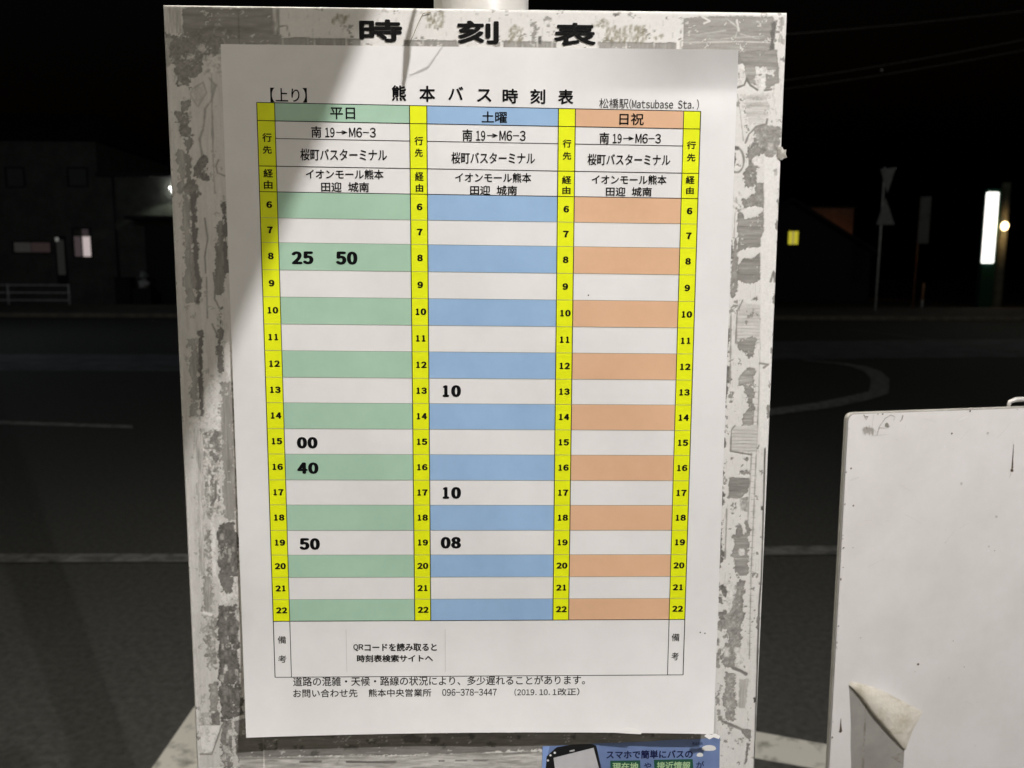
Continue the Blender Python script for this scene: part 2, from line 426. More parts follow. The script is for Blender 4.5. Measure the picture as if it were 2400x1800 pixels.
paint([(514, 726), (520, 720), (522, 880), (512, 876), (508, 840)], .31, rag=2.5)
line([(480, 512), (487, 560), (480, 600), (482, 640)], .38, .9); line([(500, 640), (505, 672), (503, 700), (514, 722)], .33, .9); line([(497, 760), (512, 790)], .35, .9)
line([(484, 650), (486, 745)], .42, .7)
paint([(527, 800), (540, 800), (541, 890), (530, 884)], .86, rag=2); paint([(504, 868), (516, 885), (519, 981), (482, 1000), (478, 930), (492, 890)], .80, rag=4, soft=3)
paint([(517, 900), (546, 895), (552, 1225), (524, 1210), (520, 1040)], .42, rag=2.5, soft=1.6, mot=.12, streak='v')
rect(440, 980, 516, 1010, .72, rag=3, alpha=.7)
paint([(474, 1010), (516, 1006), (518, 1212), (484, 1215)], .56, rag=3, mot=.16, streak=None)
specks(482, 1015, 516, 1205, 46, .36, 2, 4, 1.6, .8, 21); specks(486, 1080, 520, 1230, 20, .75, 2, 4, 1.8, .8, 22)
line([(470, 1006), (474, 1140)], .26, .8); line([(505, 1128), (505, 1168), (495, 1184)], .26, 1.2)
paint([(455, 1006), (472, 1006), (482, 1350), (466, 1350)], .58, rag=1.5, mot=.1, streak='v')
paint([(508, 1231), (552, 1222), (560, 1352), (512, 1352)], .22, rag=2, mot=.2)
specks(512, 1235, 552, 1340, 12, .6, 2, 4, 2, .7, 23)
paint([(492, 1222), (505, 1230), (508, 1352), (498, 1352)], .76, rag=1); paint([(478, 1225), (490, 1225), (497, 1352), (486, 1352)], .5, rag=2, mot=.18)
paint([(475, 1350), (497, 1350), (500, 1437), (478, 1437)], .50, rag=2, mot=.18, streak='v')
line([(478, 1437), (495, 1442)], .9, 1.5, 1, .6, .2)
paint([(476, 1444), (508, 1442), (506, 1480), (508, 1570), (486, 1570), (482, 1500)], .55, rag=2.5, mot=.14)
specks(482, 1450, 506, 1570, 22, .38, 2, 4, 1.4, .6, 24)
paint([(491, 1602), (508, 1600), (510, 1667), (494, 1667)], .46, rag=2, mot=.12)
paint([(511, 1416), (552, 1416), (564, 1600), (572, 1675), (518, 1690), (514, 1560)], .21, rag=2, mot=.22)
specks(518, 1425, 560, 1680, 44, .42, 2, 5, 2.0, .7, 25); specks(520, 1430, 556, 1600, 8, .65, 2, 4, 2.4, .8, 29)
paint([(508, 1352), (557, 1352), (558, 1405), (540, 1418), (512, 1420), (514, 1380)], .72, rag=3); paint([(510, 1350), (548, 1350), (540, 1384), (526, 1388), (520, 1360)], .30, rag=3)
rect(466, 1670, 494, 1702, .56, rag=.6, mot=.1); paint([(496, 1672), (514, 1670), (516, 1702), (495, 1700)], .33, rag=1, mot=.14)
paint([(468, 1703), (516, 1700), (514, 1720), (500, 1762), (476, 1768), (470, 1740)], .78, rag=.6); line([(470, 1768), (496, 1768), (506, 1740), (520, 1700)], .36, 1)
paint([(518, 1700), (540, 1690), (548, 1802), (522, 1802)], .34, rag=3, mot=.2); specks(520, 1700, 548, 1800, 18, .62, 2, 5, 1.6, .8, 26)
paint([(546, 1690), (600, 1680), (612, 1730), (560, 1740)], .36, rag=2, mot=.1)
# -- bottom strip under the sheet
paint([(545, 1722), (700, 1718), (1660, 1712), (1690, 1735), (1280, 1758), (1060, 1768), (700, 1772), (560, 1790)], .30, rag=1.6, mot=.14, streak='h')
paint([(560, 1775), (900, 1772), (1270, 1762), (1275, 1830), (560, 1830)], .56, rag=1.2, mot=.12, streak='h')
for (u, v, a, c) in ((616, 1750, 9, 8), (647, 1744, 7, 14), (964, 1731, 26, 9), (1018, 1734, 11, 8), (1040, 1750, 7, 6), (736, 1766, 10, 5), (780, 1725, 6, 5), (1105, 1725, 5, 6), (1150, 1745, 10, 6), (1215, 1728, 4, 4), (870, 1738, 14, 5), (820, 1752, 20, 4), (700, 1752, 12, 4), (1340, 1726, 5, 4), (1430, 1722, 6, 4), (1530, 1722, 6, 5)):
    paint([(u - a, v - c * .6), (u, v - c), (u + a, v - c * .4), (u + a * .7, v + c), (u - a * .6, v + c)], .13, rag=1.4, soft=1.2, alpha=.85)
line([(704, 1786), (752, 1785)], .17, 1.4); line([(812, 1786), (868, 1787), (926, 1786)], .2, 1.5); line([(790, 1790), (800, 1772), (880, 1771)], .45, .7)
line([(1030, 1784), (1040, 1784)], .25, 1.2); line([(1068, 1783), (1092, 1783)], .3, 1); line([(1110, 1783), (1140, 1783)], .3, 1); line([(1180, 1768), (1230, 1765)], .25, 1.4, .8)
line([(860, 1764), (1060, 1770), (1260, 1764)], .4, .8); line([(560, 1778), (760, 1778)], .4, 1.4)
# -- right strip
paint([(1730, 122), (1820, 120), (1825, 190), (1812, 206), (1790, 210), (1752, 190), (1740, 150)], .41, rag=1.5, mot=.13, streak='h')
rect(1772, 158, 1796, 172, .76, rag=2); paint([(1776, 180), (1792, 176), (1794, 212), (1772, 210)], .74, rag=2.5); rect(1800, 168, 1812, 176, .74, rag=2)
paint([(1728, 156), (1742, 156), (1746, 182), (1730, 200)], .70, rag=1.5); line([(1728, 206), (1744, 200), (1750, 184)], .25, .8)
line([(1750, 186), (1758, 200), (1775, 211)], .22, 1.0); line([(1792, 212), (1808, 210)], .28, 1.2)
paint([(1737, 222), (1800, 220), (1805, 260), (1790, 290), (1752, 300), (1738, 260)], .63, rag=3, mot=.08, streak='h')
specks(1740, 225, 1805, 290, 16, .5, 2, 5, .6, .5, 30)
line([(1728, 222), (1734, 260), (1742, 330)], .5, .6)
line([(1747, 335), (1755, 315), (1772, 298), (1796, 291), (1798, 280)], .33, 1.0)
paint([(1772, 302), (1796, 294), (1826, 296), (1828, 365), (1795, 368), (1762, 350), (1765, 325)], .42, rag=2, soft=1.2, mot=.14)
paint([(1752, 345), (1768, 330), (1795, 356), (1790, 368), (1770, 360), (1775, 410), (1762, 440), (1745, 440), (1744, 410), (1754, 380)], .36, rag=2.2, mot=.15)
rect(1770, 372, 1792, 386, .76, rag=2.5); rect(1800, 335, 1812, 352, .6, rag=2)
e = [(1726 + 17 * math.cos(t), 376 + 29 * math.sin(t)) for t in np.linspace(-1.7, 1.9, 20)]
line(e, .22, 1.0, .8, .6, .8); paint([(1716, 362), (1722, 360), (1723, 392), (1717, 392)], .12, rag=1); line([(1716, 346), (1728, 348)], .2, 2)
paint([(1742, 470), (1770, 455), (1772, 432), (1792, 430), (1793, 486), (1775, 484), (1742, 492)], .40, rag=1.8, mot=.14)
paint([(1728, 496), (1736, 494), (1746, 512), (1776, 508), (1790, 490), (1792, 545), (1786, 560), (1783, 578), (1750, 584), (1728, 586)], .41, rag=1.4, mot=.14, streak='h')
line([(1732, 531), (1788, 533)], .27, .7); line([(1732, 552), (1786, 554)], .32, .5)
paint([(1728, 625), (1745, 606), (1760, 612), (1782, 596), (1783, 655), (1766, 665), (1745, 664), (1724, 652)], .35, rag=1.2, mot=.14, streak='h')
paint([(1722, 558), (1728, 556), (1729, 680), (1717, 704), (1710, 690), (1714, 630)], .42, rag=1, mot=.1)
paint([(1710, 560), (1717, 556), (1716, 600), (1708, 630), (1705, 600)], .26, rag=2, mot=.2); specks(1702, 620, 1710, 680, 8, .35, 2, 3, 2, .8, 31)
specks(1712, 455, 1735, 500, 10, .5, 2, 4, 1.2, .6, 32)
line([(1722, 500), (1720, 560)], .5, .6)
paint([(1762, 700), (1776, 692), (1776, 702), (1764, 706)], .36, rag=1.5)
paint([(1734, 707), (1782, 715), (1784, 800), (1770, 812), (1726, 806), (1724, 760)], .63, rag=.8, mot=.05, streak='h')
for k in range(11): line([(1727, 722 + k * 8), (1783, 724 + k * 8)], .5, .4, .7, .3, .2)
line([(1740, 704), (1727, 735), (1724, 804)], .36, .8); specks(1745, 715, 1783, 760, 8, .42, 2, 5, 1.2, .8, 33)
paint([(1738, 800), (1752, 790), (1770, 795), (1769, 832), (1756, 838), (1740, 826), (1728, 806)], .42, rag=2, mot=.14, streak='h')
paint([(1738, 878), (1752, 862), (1768, 864), (1766, 902), (1734, 902), (1732, 886)], .47, rag=1.5, mot=.12, streak='h')
line([(1784, 710), (1780, 880), (1775, 1000), (1768, 1160), (1760, 1340), (1756, 1545)], .42, .6); line([(1766, 960), (1757, 1140), (1750, 1260)], .45, .6)
for k in range(46): line([(1766 - k * .33, 905 + k * 14), (1777 - k * .36, 906 + k * 14)], .45, .35, .75, .3, .2)
paint([(1690, 780), (1708, 770), (1710, 806), (1700, 820), (1704, 845), (1696, 836)], .3, rag=2, mot=.2)
paint([(1694, 850), (1706, 862), (1708, 890), (1702, 955), (1692, 940)], .28, rag=2, mot=.2)
line([(1713, 720), (1712, 800), (1711, 900)], .45, .8)
paint([(1740, 902), (1766, 900), (1766, 956), (1748, 944), (1752, 926)], .45, rag=2, mot=.14, streak='h')
paint([(1752, 962), (1762, 960), (1761, 1002), (1734, 1000), (1740, 982)], .44, rag=2, mot=.14, streak='h')
paint([(1718, 1000), (1775, 996), (1773, 1062), (1712, 1060)], .62, rag=.6, mot=.05, streak='h')
for k in range(7): line([(1714, 1008 + k * 8), (1774, 1010 + k * 8)], .46, .4, .8, .3, .2)
line([(1722, 998), (1714, 1008), (1712, 1058), (1760, 1066)], .3, 1)
paint([(1708, 1120), (1756, 1120), (1752, 1152), (1738, 1168), (1708, 1168)], .37, rag=1, mot=.14, streak='h')
paint([(1735, 1165), (1754, 1164), (1752, 1198), (1734, 1198)], .5, rag=1, mot=.1); paint([(1736, 1104), (1756, 1102), (1755, 1116), (1732, 1112)], .42, rag=2)
specks(1715, 1045, 1750, 1080, 4, .4, 2, 4, 1, .8, 34)
paint([(1722, 1256), (1755, 1250), (1752, 1346), (1722, 1350), (1716, 1300)], .43, rag=3, mot=.15, streak='h'); rect(1734, 1288, 1746, 1302, .7, rag=1.5)
paint([(1728, 1235), (1734, 1225), (1738, 1252), (1724, 1256)], .4, rag=2); paint([(1746, 1222), (1752, 1218), (1752, 1245)], .42, rag=2)
for y0, y1 in ((981, 1057), (1090, 1187), (1217, 1334)):
    a = -.028
    paint([(1692 + (y0 - 981) * a, y0), (1701 + (y0 - 981) * a, y0 + 6), (1700 + (y1 - 981) * a, y1 - 8), (1690 + (y1 - 981) * a, y1)], .25, rag=2.6, mot=.2)
line([(1703, 1195), (1699, 1310)], .42, .9)
paint([(1708, 1375), (1744, 1364), (1742, 1455), (1708, 1462), (1690, 1440), (1712, 1420)], .43, rag=3, mot=.15)
paint([(1696, 1366), (1720, 1356), (1722, 1390), (1714, 1430), (1702, 1440)], .74, rag=2)
paint([(1692, 1456), (1738, 1452), (1738, 1480), (1733, 1530), (1720, 1560), (1700, 1568), (1690, 1540), (1706, 1500)], .46, rag=2.5, mot=.14)
rect(1697, 1518, 1709, 1540, .7, rag=2); rect(1724, 1520, 1738, 1565, .7, rag=2)
paint([(1700, 1575), (1722, 1580), (1725, 1640), (1722, 1690), (1700, 1690), (1696, 1640)], .48, rag=2, mot=.12)
paint([(1733, 1594), (1752, 1594), (1748, 1662), (1730, 1660)], .58, rag=1, mot=.06, streak='v')
specks(1682, 1370, 1700, 1450, 12, .27, 3, 6, 1.4, .85, 35); specks(1678, 1460, 1692, 1700, 14, .38, 2, 5, 2, .7, 36)
line([(1718, 1566), (1735, 1572), (1748, 1580)], .3, 2); paint([(1766, 1636), (1774, 1634), (1773, 1645), (1768, 1646)], .07, rag=.6)
line([(1692, 1690), (1720, 1702), (1745, 1714), (1758, 1728)], .3, 1.6); paint([(1740, 1712), (1758, 1712), (1757, 1735), (1748, 1726)], .38, rag=1.5)
paint([(1750, 1742), (1757, 1744), (1750, 1785), (1746, 1790)], .32, rag=.8); specks(1728, 1730, 1742, 1745, 5, .42, 2, 3, 1, .8, 37); specks(1690, 1690, 1720, 1720, 6, .45, 2, 5, 1, .7, 38)
# clean tape down the right edge
paint([(1790, 371), (1830, 370), (1822, 450), (1819, 620), (1806, 900), (1796, 1050), (1780, 1050), (1781, 800), (1783, 560), (1791, 540)], .80, rag=.5, mot=.012)
specks(1812, 395, 1824, 410, 2, .5, 2, 4, 2, .6, 39); line([(1812, 640), (1806, 660)], .4, 1.4); line([(1780, 852), (1800, 855), (1790, 862)], .4, 1.2)
for (u, v) in ((1822, 480), (1819, 530), (1813, 650), (1812, 700), (1807, 830), (1799, 965), (1801, 905)):
    paint([(u, v - 14), (u + 6, v - 10), (u + 6, v + 12), (u + 1, v + 10)], .3, rag=1.4, alpha=.8)
line([(1793, 1052), (1785, 1350), (1779, 1420), (1768, 1800)], .13, 1.1, 1, .4, .2); line([(1797, 1052), (1789, 1350), (1772, 1800)], .85, .9, 1, .4, .2)
paint([(1783, 1186), (1789, 1186), (1788, 1195), (1783, 1194)], .12, rag=.6); paint([(1773, 1440), (1780, 1440), (1778, 1478), (1772, 1470)], .35, rag=1.5)
line([(382, 14), (940, 22), (1440, 30), (1838, 37)], .80, 1.4, .5, .8)

# grain, and clip
tone = tone * (0.76 + 0.24 * smooth01((tone - 0.44) / 0.24))
tone = np.clip(tone * (1 + 0.10 * (nF - 0.5) + 0.05 * (nS - 0.5)), 0.04, 0.84)
kk = np.clip((tone - 0.05) / 0.75, 0, 1)
cr = tone; cg = tone * (0.950 + 0.033 * kk); cb = tone * (0.855 + 0.095 * kk)
cr = cr * (1 - moss) + 0.19 * moss; cg = cg * (1 - moss) + 0.165 * moss; cb = cb * (1 - moss) + 0.08 * moss

Yg = np.zeros_like(X)
edge = np.minimum(np.minimum(X - BX0, BX1 - X), np.minimum(BZ1 - Z, Z - BZ0))
Yg += np.clip(1.4 - edge, 0, 1.4) ** 2 * 0.6
Yg += 0.35 * (nA - 0.5) * 0.5
board_root = empty('bus_stop', (0, 0.06, 0), 'scuffed white timetable board headed in bold black characters, bolted to a grey pole', 'bus stop')
bd = bpy.data.meshes.new('timetable_board')
V = np.stack([X, Yg, Z], -1).reshape(-1, 3) / 1000.0
idx = np.arange(NZ * NX).reshape(NZ, NX)
F = np.stack([idx[:-1, :-1], idx[:-1, 1:], idx[1:, 1:], idx[1:, :-1]], -1).reshape(-1, 4)
# the return flange of the sheet-metal board and its back
ring = np.concatenate([idx[0, :], idx[1:, -1], idx[-1, -2::-1], idx[-2:0:-1, 0]])
nb = len(V)
Vb = V[ring].copy(); Vb[:, 1] = 0.012
nr = len(ring)
Fs = np.array([[ring[i], nb + i, nb + (i + 1) % nr, ring[(i + 1) % nr]] for i in range(nr)])
allV = np.concatenate([V, Vb]); faces = [tuple(f) for f in F] + [tuple(f) for f in Fs] + [tuple(nb + i for i in range(nr - 1, -1, -1))]
bd.from_pydata(allV.tolist(), [], faces)
ca = bd.color_attributes.new('tone', 'FLOAT_COLOR', 'POINT')
cols = np.ones((len(allV), 4), dtype=np.float32)
cols[:nb, 0] = cr.ravel(); cols[:nb, 1] = cg.ravel(); cols[:nb, 2] = cb.ravel()
cols[nb:, :3] = (0.62, 0.61, 0.58)
ca.data.foreach_set('color', cols.ravel())
bd.polygons.foreach_set('use_smooth', [True] * len(F) + [False] * (len(faces) - len(F)))

bm_ = bpy.data.materials.new('dirty_white_paint'); bm_.use_nodes = True
nt = bm_.node_tree; pb = nt.nodes['Principled BSDF']
an = nt.nodes.new('ShaderNodeVertexColor'); an.layer_name = 'tone'
tc = nt.nodes.new('ShaderNodeTexCoord')
nz = nt.nodes.new('ShaderNodeTexNoise'); nz.inputs['Scale'].default_value = 900; nz.inputs['Detail'].default_value = 4
nt.links.new(tc.outputs['Object'], nz.inputs['Vector'])
mr = nt.nodes.new('ShaderNodeMapRange'); mr.inputs[3].default_value = 0.95; mr.inputs[4].default_value = 1.05
nt.links.new(nz.outputs['Fac'], mr.inputs[0])
mx = nt.nodes.new('ShaderNodeMix'); mx.data_type = 'RGBA'; mx.blend_type = 'MULTIPLY'; mx.inputs['Factor'].default_value = 1
nt.links.new(an.outputs['Color'], mx.inputs['A']); nt.links.new(mr.outputs[0], mx.inputs['B'])
nt.links.new(mx.outputs['Result'], pb.inputs['Base Color'])
pb.inputs['Roughness'].default_value = 0.55; pb.inputs['Specular IOR Level'].default_value = 0.3
bp = nt.nodes.new('ShaderNodeBump'); bp.inputs['Strength'].default_value = 0.7; bp.inputs['Distance'].default_value = 0.0006
nt.links.new(an.outputs['Color'], bp.inputs['Height']); nt.links.new(bp.outputs['Normal'], pb.inputs['Normal'])

# ------------------------------------------------------------------ lettering
_tc = {}
def glyphs(body):
    if body in _tc: return _tc[body]
    c = bpy.data.curves.new('lettering', 'FONT')
    c.body = body; c.size = 1.0; c.resolution_u = 4
    c.dimensions = '2D'; c.fill_mode = 'FRONT'
    o = bpy.data.objects.new('lettering', c); col.objects.link(o)
    bpy.context.view_layer.update()
    dg = bpy.context.evaluated_depsgraph_get()
    me = bpy.data.meshes.new_from_object(o.evaluated_get(dg))
    v = np.array([q.co[:2] for q in me.vertices])
    f = [tuple(p.vertices) for p in me.polygons]
    if f and sum(p.normal.z for p in me.polygons) < 0: f = [t[::-1] for t in f]
    bpy.data.objects.remove(o); bpy.data.curves.remove(c); bpy.data.meshes.remove(me)
    _tc[body] = (v, f)
    return v, f

FULL = {ord(ch): ord(ch) + 0xFEE0 for ch in '0123456789ABCDEFGHIJKLMNOPQRSTUVWXYZabcdefghijklmnopqrstuvwxyz().-'}
def fit(body, box, bold=0.0):
    """glyphs stretched into a box x0,z0,x1,z1 (mm); bold = how far the strokes are thickened, as (x, z) in mm.
    returns x, z, layer (thickened strokes are laid over each other a few microns apart)"""
    if not isinstance(bold, tuple): bold = (bold, bold)
    v, f = glyphs(body.translate(FULL))
    lo, hi = v.min(0), v.max(0)
    t = (v - lo) / np.maximum(hi - lo, 1e-6)
    x0, z0, x1, z1 = box
    bx, bz = bold
    x0 += bx; x1 -= bx; z0 += bz; z1 -= bz
    base = np.stack([x0 + t[:, 0] * (x1 - x0), z0 + t[:, 1] * (z1 - z0)], -1)
    if bx <= 0 and bz <= 0: return np.column_stack([base, np.zeros(len(base))]), f
    outv, outf = [], []
    sh = [(math.cos(a), math.sin(a)) for a in np.linspace(0, 2 * math.pi, 9)[:-1]]
    if max(bx, bz) > .3: sh += [(.5 * math.cos(a), .5 * math.sin(a)) for a in np.linspace(.4, 2 * math.pi + .4, 7)[:-1]]
    for i, (dx, dz) in enumerate(sh):
        n0 = sum(len(q) for q in outv)
        outv.append(np.column_stack([base + [dx * bx, dz * bz], np.full(len(base), .006 * i)]))
        outf += [tuple(n0 + k for k in q) for q in f]
    return np.concatenate(outv), outf

def numeral(s, box, bold, one=.66):
    """heavy tabular figures, each set in its own cell"""
    x0, z0, x1, z1 = box
    n = len(s); cw = (x1 - x0) / n; gap = cw * .04
    V, F, n0 = [], [], 0
    for i, ch in enumerate(s):
        a, c = x0 + cw * i + gap / 2, x0 + cw * (i + 1) - gap / 2
        if ch == '1': m_ = (a + c) / 2; h_ = (c - a) * one / 2; a, c = m_ - h_, m_ + h_
        v, f = fit(ch, (a, z0, c, z1), bold)
        V.append(v); F += [tuple(n0 + k for k in q) for q in f]; n0 += len(v)
    return np.concatenate(V), F

def mono(body, box, bold=0.0, wide=1.62):
    """half-width latin: every character in an equal cell, natural heights"""
    if not isinstance(bold, tuple): bold = (bold, bold)
    x0, z0, x1, z1 = box
    vall = [(ch, *glyphs(ch.translate(FULL))) for ch in body if ch != ' ']
    lo = min(v[:, 1].min() for _, v, _ in vall); hi = max(v[:, 1].max() for _, v, _ in vall)
    cw = (x1 - x0) / len(body); V, F, n0, k = [], [], 0, 0
    for i, ch in enumerate(body):
        if ch == ' ': continue
        _, v, f = vall[k]; k += 1
        wn = min((v[:, 0].max() - v[:, 0].min()) * wide, .93) * cw
        if ch in '().': xc = x0 + cw * (i + {'(': .68, ')': .32, '.': .3}[ch])
        else: xc = x0 + cw * (i + .5)
        zz = lambda q: z0 + (q - lo) / (hi - lo) * (z1 - z0)
        vv, ff = fit(ch, (xc - wn / 2, zz(v[:, 1].min()), xc + wn / 2, zz(v[:, 1].max())), (min(bold[0], wn * .2), min(bold[1], wn * .2)))
        V.append(vv); F += [tuple(n0 + a for a in q) for q in ff]; n0 += len(vv)
    return np.concatenate(V), F

def pbox(x0, y0, x1, y1):        # photo box -> board mm box, keeping its middle
    a = M(x0, (y0 + y1) / 2)[0]; c = M(x1, (y0 + y1) / 2)[0]
    t = M((x0 + x1) / 2, y0)[1]; q = M((x0 + x1) / 2, y1)[1]
    return (a, q, c, t)

# header lettering sits on the board itself
bd.materials.append(bm_)
board = bpy.data.objects.new('timetable_board', bd); col.objects.link(board)
board.parent = board_root
board.location = (0, -0.06, BOARD_Z); board.rotation_euler = (TILT, 0, 0)
vinyl = mat('worn_black_vinyl', (0.007, 0.007, 0.007), 0.7, 0.08, noise=(420, (0.12, 0.115, 0.11), 0.66, 0.74))
for ch, bx in (('時', (842, 46, 943, 99)), ('刻', (1072, 49, 1169, 103)), ('表', (1298, 54, 1397, 108))):
    v, f = fit(ch, pbox(*bx), (.5, .5))
    MB().add([(x / 1000, -(0.5 + l) / 1000, z / 1000) for x, z, l in v], f, 0).build('heading_character', vinyl, board)
# pole, base, clamps
b = MB(); b.tube([(-0.0011, 0.0, 0.0), (-0.0011, 0.0, 2.75)], 0.0303, 28); b.build('pole', pole_paint, board_root)
b = MB(); b.tube([(0, 0, 0), (0, 0, 0.10), (0, 0, 0.13)], [0.24, 0.23, 0.19], 28); b.build('concrete_base', kerb_m, board_root)
for zz in (1.02, 1.46):
    b = MB(); b.tube([(-0.0011, 0, zz - 0.02), (-0.0011, 0, zz + 0.02)], 0.034, 24); b.box(-0.06, 0.058, -0.046, -0.030, zz - 0.02, zz + 0.02)
    b.build('clamp', galv, board_root)
# frayed tape end at the right edge
def scrap(name, pts, lifts, m, parent):
    P = [M(*p) for p in pts]
    cx = sum(p[0] for p in P) / len(P); cz = sum(p[1] for p in P) / len(P)
    vs = [(cx / 1000, -(max(lifts) * .8 + .3) / 1000, cz / 1000)] + [(p[0] / 1000, -l / 1000, p[1] / 1000) for p, l in zip(P, lifts)]
    n = len(P)
    b = MB(); b.add(vs, [(0, 1 + (i + 1) % n, 1 + i) for i in range(n)])
    return b.build(name, m, parent)
scrap('torn_tape', [(1822, 345), (1832, 344), (1836, 352), (1841, 351), (1840, 362), (1843, 370), (1836, 372), (1832, 376), (1822, 372)], [.3, .5, .9, 1.5, 1.1, 1.3, .8, .6, .3], mat('frayed_tape', (0.55, 0.53, 0.49), 0.7, noise=(500, (0.36, 0.34, 0.30), 0.4, 0.6)), board)

# ------------------------------------------------------------------ the timetable sheet
def lift(x, z):
    x = np.asarray(x, float); z = np.asarray(z, float)
    L = 1.3 + 0.75 * np.sin(x / 31 + z / 77 + .6) * np.sin(z / 41 + .4) + 0.30 * np.sin(x / 17 - z / 60) + 0.12 * np.sin(x / 9 + z / 23)
    L = L + 9.5 * np.clip((-z - 338) / 82, 0, 1.1) ** 2
    L = L + 1.0 * smooth01((-x - 118) / 30) * smooth01((-z - 90) / 60)
    w = smooth01((x - 30) / 95)
    L = L + 8.0 * w * np.clip(1 - (-z) / (26 - .02 * x), 0, 1.1) ** 1.15
    L = L + 0.8 * np.exp(-((x - 128) / 16) ** 2 - ((z + 36) / 14) ** 2)
    return L

def skew(x, z):                  # the table is printed a hair out of square at its top
    return z - 0.0101 * x * np.clip(1 - (-z - 33) / 310, 0, 1.05)

def put(vs, off):
    """flat sheet coordinates (mm) -> sheet surface in metres; the sheet's lower end is the origin"""
    vs = np.asarray(vs, float)
    x, z = vs[:, 0], vs[:, 1]
    if vs.shape[1] > 2: off = off + vs[:, 2]
    L = lift(x, z)
    k = L / 477.0
    return np.stack([(x + (8 - x) * k) / 1000, -(L + off) / 1000, (z - (138 + z) * k) / 1000 + 0.42], -1)

def grid_quad(x0, z0, x1, z1, st=3.0, sk=False):
    nx = max(1, int(math.ceil((x1 - x0) / st))); nz_ = max(1, int(math.ceil((z1 - z0) / st)))
    gx, gz = np.meshgrid(np.linspace(x0, x1, nx + 1), np.linspace(z0, z1, nz_ + 1))
    if sk: gz = skew(gx, gz)
    v = np.stack([gx.ravel(), gz.ravel()], -1)
    f = [(i * (nx + 1) + j, i * (nx + 1) + j + 1, (i + 1) * (nx + 1) + j + 1, (i + 1) * (nx + 1) + j) for i in range(nz_) for j in range(nx)]
    return v, f

sheet = empty('timetable_sheet', on_board(0, 0, -0.42), 'white printed timetable sheet with green, blue and orange columns, taped on the board', 'timetable', rot=(TILT, 0, 0))

# columns and rows of the table, in mm
CX = [-129.1, -118.9, -41.45, -31.5, 44.75, 54.6, 117.8, 127.7]
zL = [-32.1, -42.2, -67.7, -82.3, -97.2, -111.4, -127.3, -143.1, -159.1, -174.9, -190.9, -206.3, -222.1, -237.7, -253.7, -269.3, -285.3, -300.9, -315.2, -329.4, -343.4]
RZ = [z + 0.0101 * -119 * max(0, 1 - (-z - 33) / 310) for z in zL]
ZR2 = -53.2                      # rule between route and destination
ZB = -380.0                      # foot of the remarks row

# paper with its rules and loose lines of print
pm = MB()
v, f = grid_quad(-148.5, -420, 148.5, 0, 3.0)
bow = np.clip((-v[:, 1] - 330) / 90, 0, 1) ** 2
v[:, 1] += bow * (2.2 * (1 - (v[:, 0] / 148.5) ** 2) - 0.2)
pm.add(put(v, 0), f, 0, True)
bk = put(v, -0.18); pm.add(bk, [t[::-1] for t in f], 0, True)
def rule(x0, z0, x1, z1, wd, m, off=0.16, sk=True):
    if abs(x1 - x0) > abs(z1 - z0): q = grid_quad(min(x0, x1), z0 - wd / 2, max(x0, x1), z0 + wd / 2, 3, sk)
    else: q = grid_quad(x0 - wd / 2, min(z0, z1), x0 + wd / 2, max(z0, z1), 3, sk)
    pm.add(put(q[0], off), q[1], m, True)
def words(mb, body, bx, bold, m, off=0.20):
    v, f = (mono if body.isascii() else fit)(body, pbox(*bx), bold)
    mb.add(put(v, off), f, m)
BLK, SOFT, FAINT, ROW = 1, 2, 3, 4
W1 = 0.42
rule(CX[0], RZ[0], CX[7], RZ[0], W1, BLK); rule(CX[0], RZ[1], CX[7], RZ[1], W1, BLK)
for a, c in ((1, 2), (3, 4), (5, 6)): rule(CX[a], ZR2, CX[c], ZR2, W1 * .9, BLK)
rule(CX[0], RZ[2], CX[7], RZ[2], W1, BLK); rule(CX[0], RZ[3], CX[7], RZ[3], W1, BLK)
rule(CX[0], RZ[20], CX[7], RZ[20], W1, BLK); rule(CX[0], ZB, CX[7], ZB, W1, BLK)
for r_ in range(4, 20): rule(CX[0], RZ[r_], CX[7], RZ[r_], 0.22, ROW)
for k, x in enumerate(CX):
    rule(x, ZB if k in (0, 1, 6, 7) else RZ[20], x, RZ[0], 0.5 if k not in (1, 6) else .42, BLK)
fx = M(812, 1520)[0]; rule(fx, -377, fx, -349, .2, FAINT, sk=False); fx = M(1043.5, 1520)[0]; rule(fx, -377, fx, -349, .2, FAINT, sk=False)
words(pm, '【上り】', (633.6, 206, 719.5, 240), .05, BLK)
for ch, bx in (('熊', (918, 200, 952, 237)), ('本', (983, 201, 1020, 239)), ('バ', (1050.6, 203, 1086, 235)), ('ス', (1118, 209, 1152, 239)), ('時', (1178, 208, 1214, 243)), ('刻', (1243, 209, 1278, 244)), ('表', (1308, 210, 1344, 245))):
    words(pm, ch, bx, .22, BLK)
words(pm, '松橋駅', (1404.5, 231, 1473, 254.5), 0.0, SOFT); words(pm, '(Matsubase Sta.)', (1470, 232.5, 1643, 256.5), .03, SOFT)
words(pm, '備', (651, 1490.5, 670.5, 1508), .03, SOFT); words(pm, '考', (652, 1535.5, 671.5, 1553), .03, SOFT)
words(pm, '備', (1574, 1484.5, 1592.5, 1502.5), .03, SOFT); words(pm, '考', (1573.5, 1528.5, 1590.5, 1547), .03, SOFT)
words(pm, 'QR', (828, 1509.5, 852.5, 1525.5), .1, BLK); words(pm, 'コードを読み取ると', (854.5, 1507, 1024, 1526), .13, BLK)
words(pm, '時刻表検索サイトへ', (836.7, 1534, 1015, 1551.5), .13, BLK)
words(pm, '道路の混雑・天候・路線の状況により、多少遅れることがあります。', (687, 1584.5, 1371, 1606), .05, SOFT)
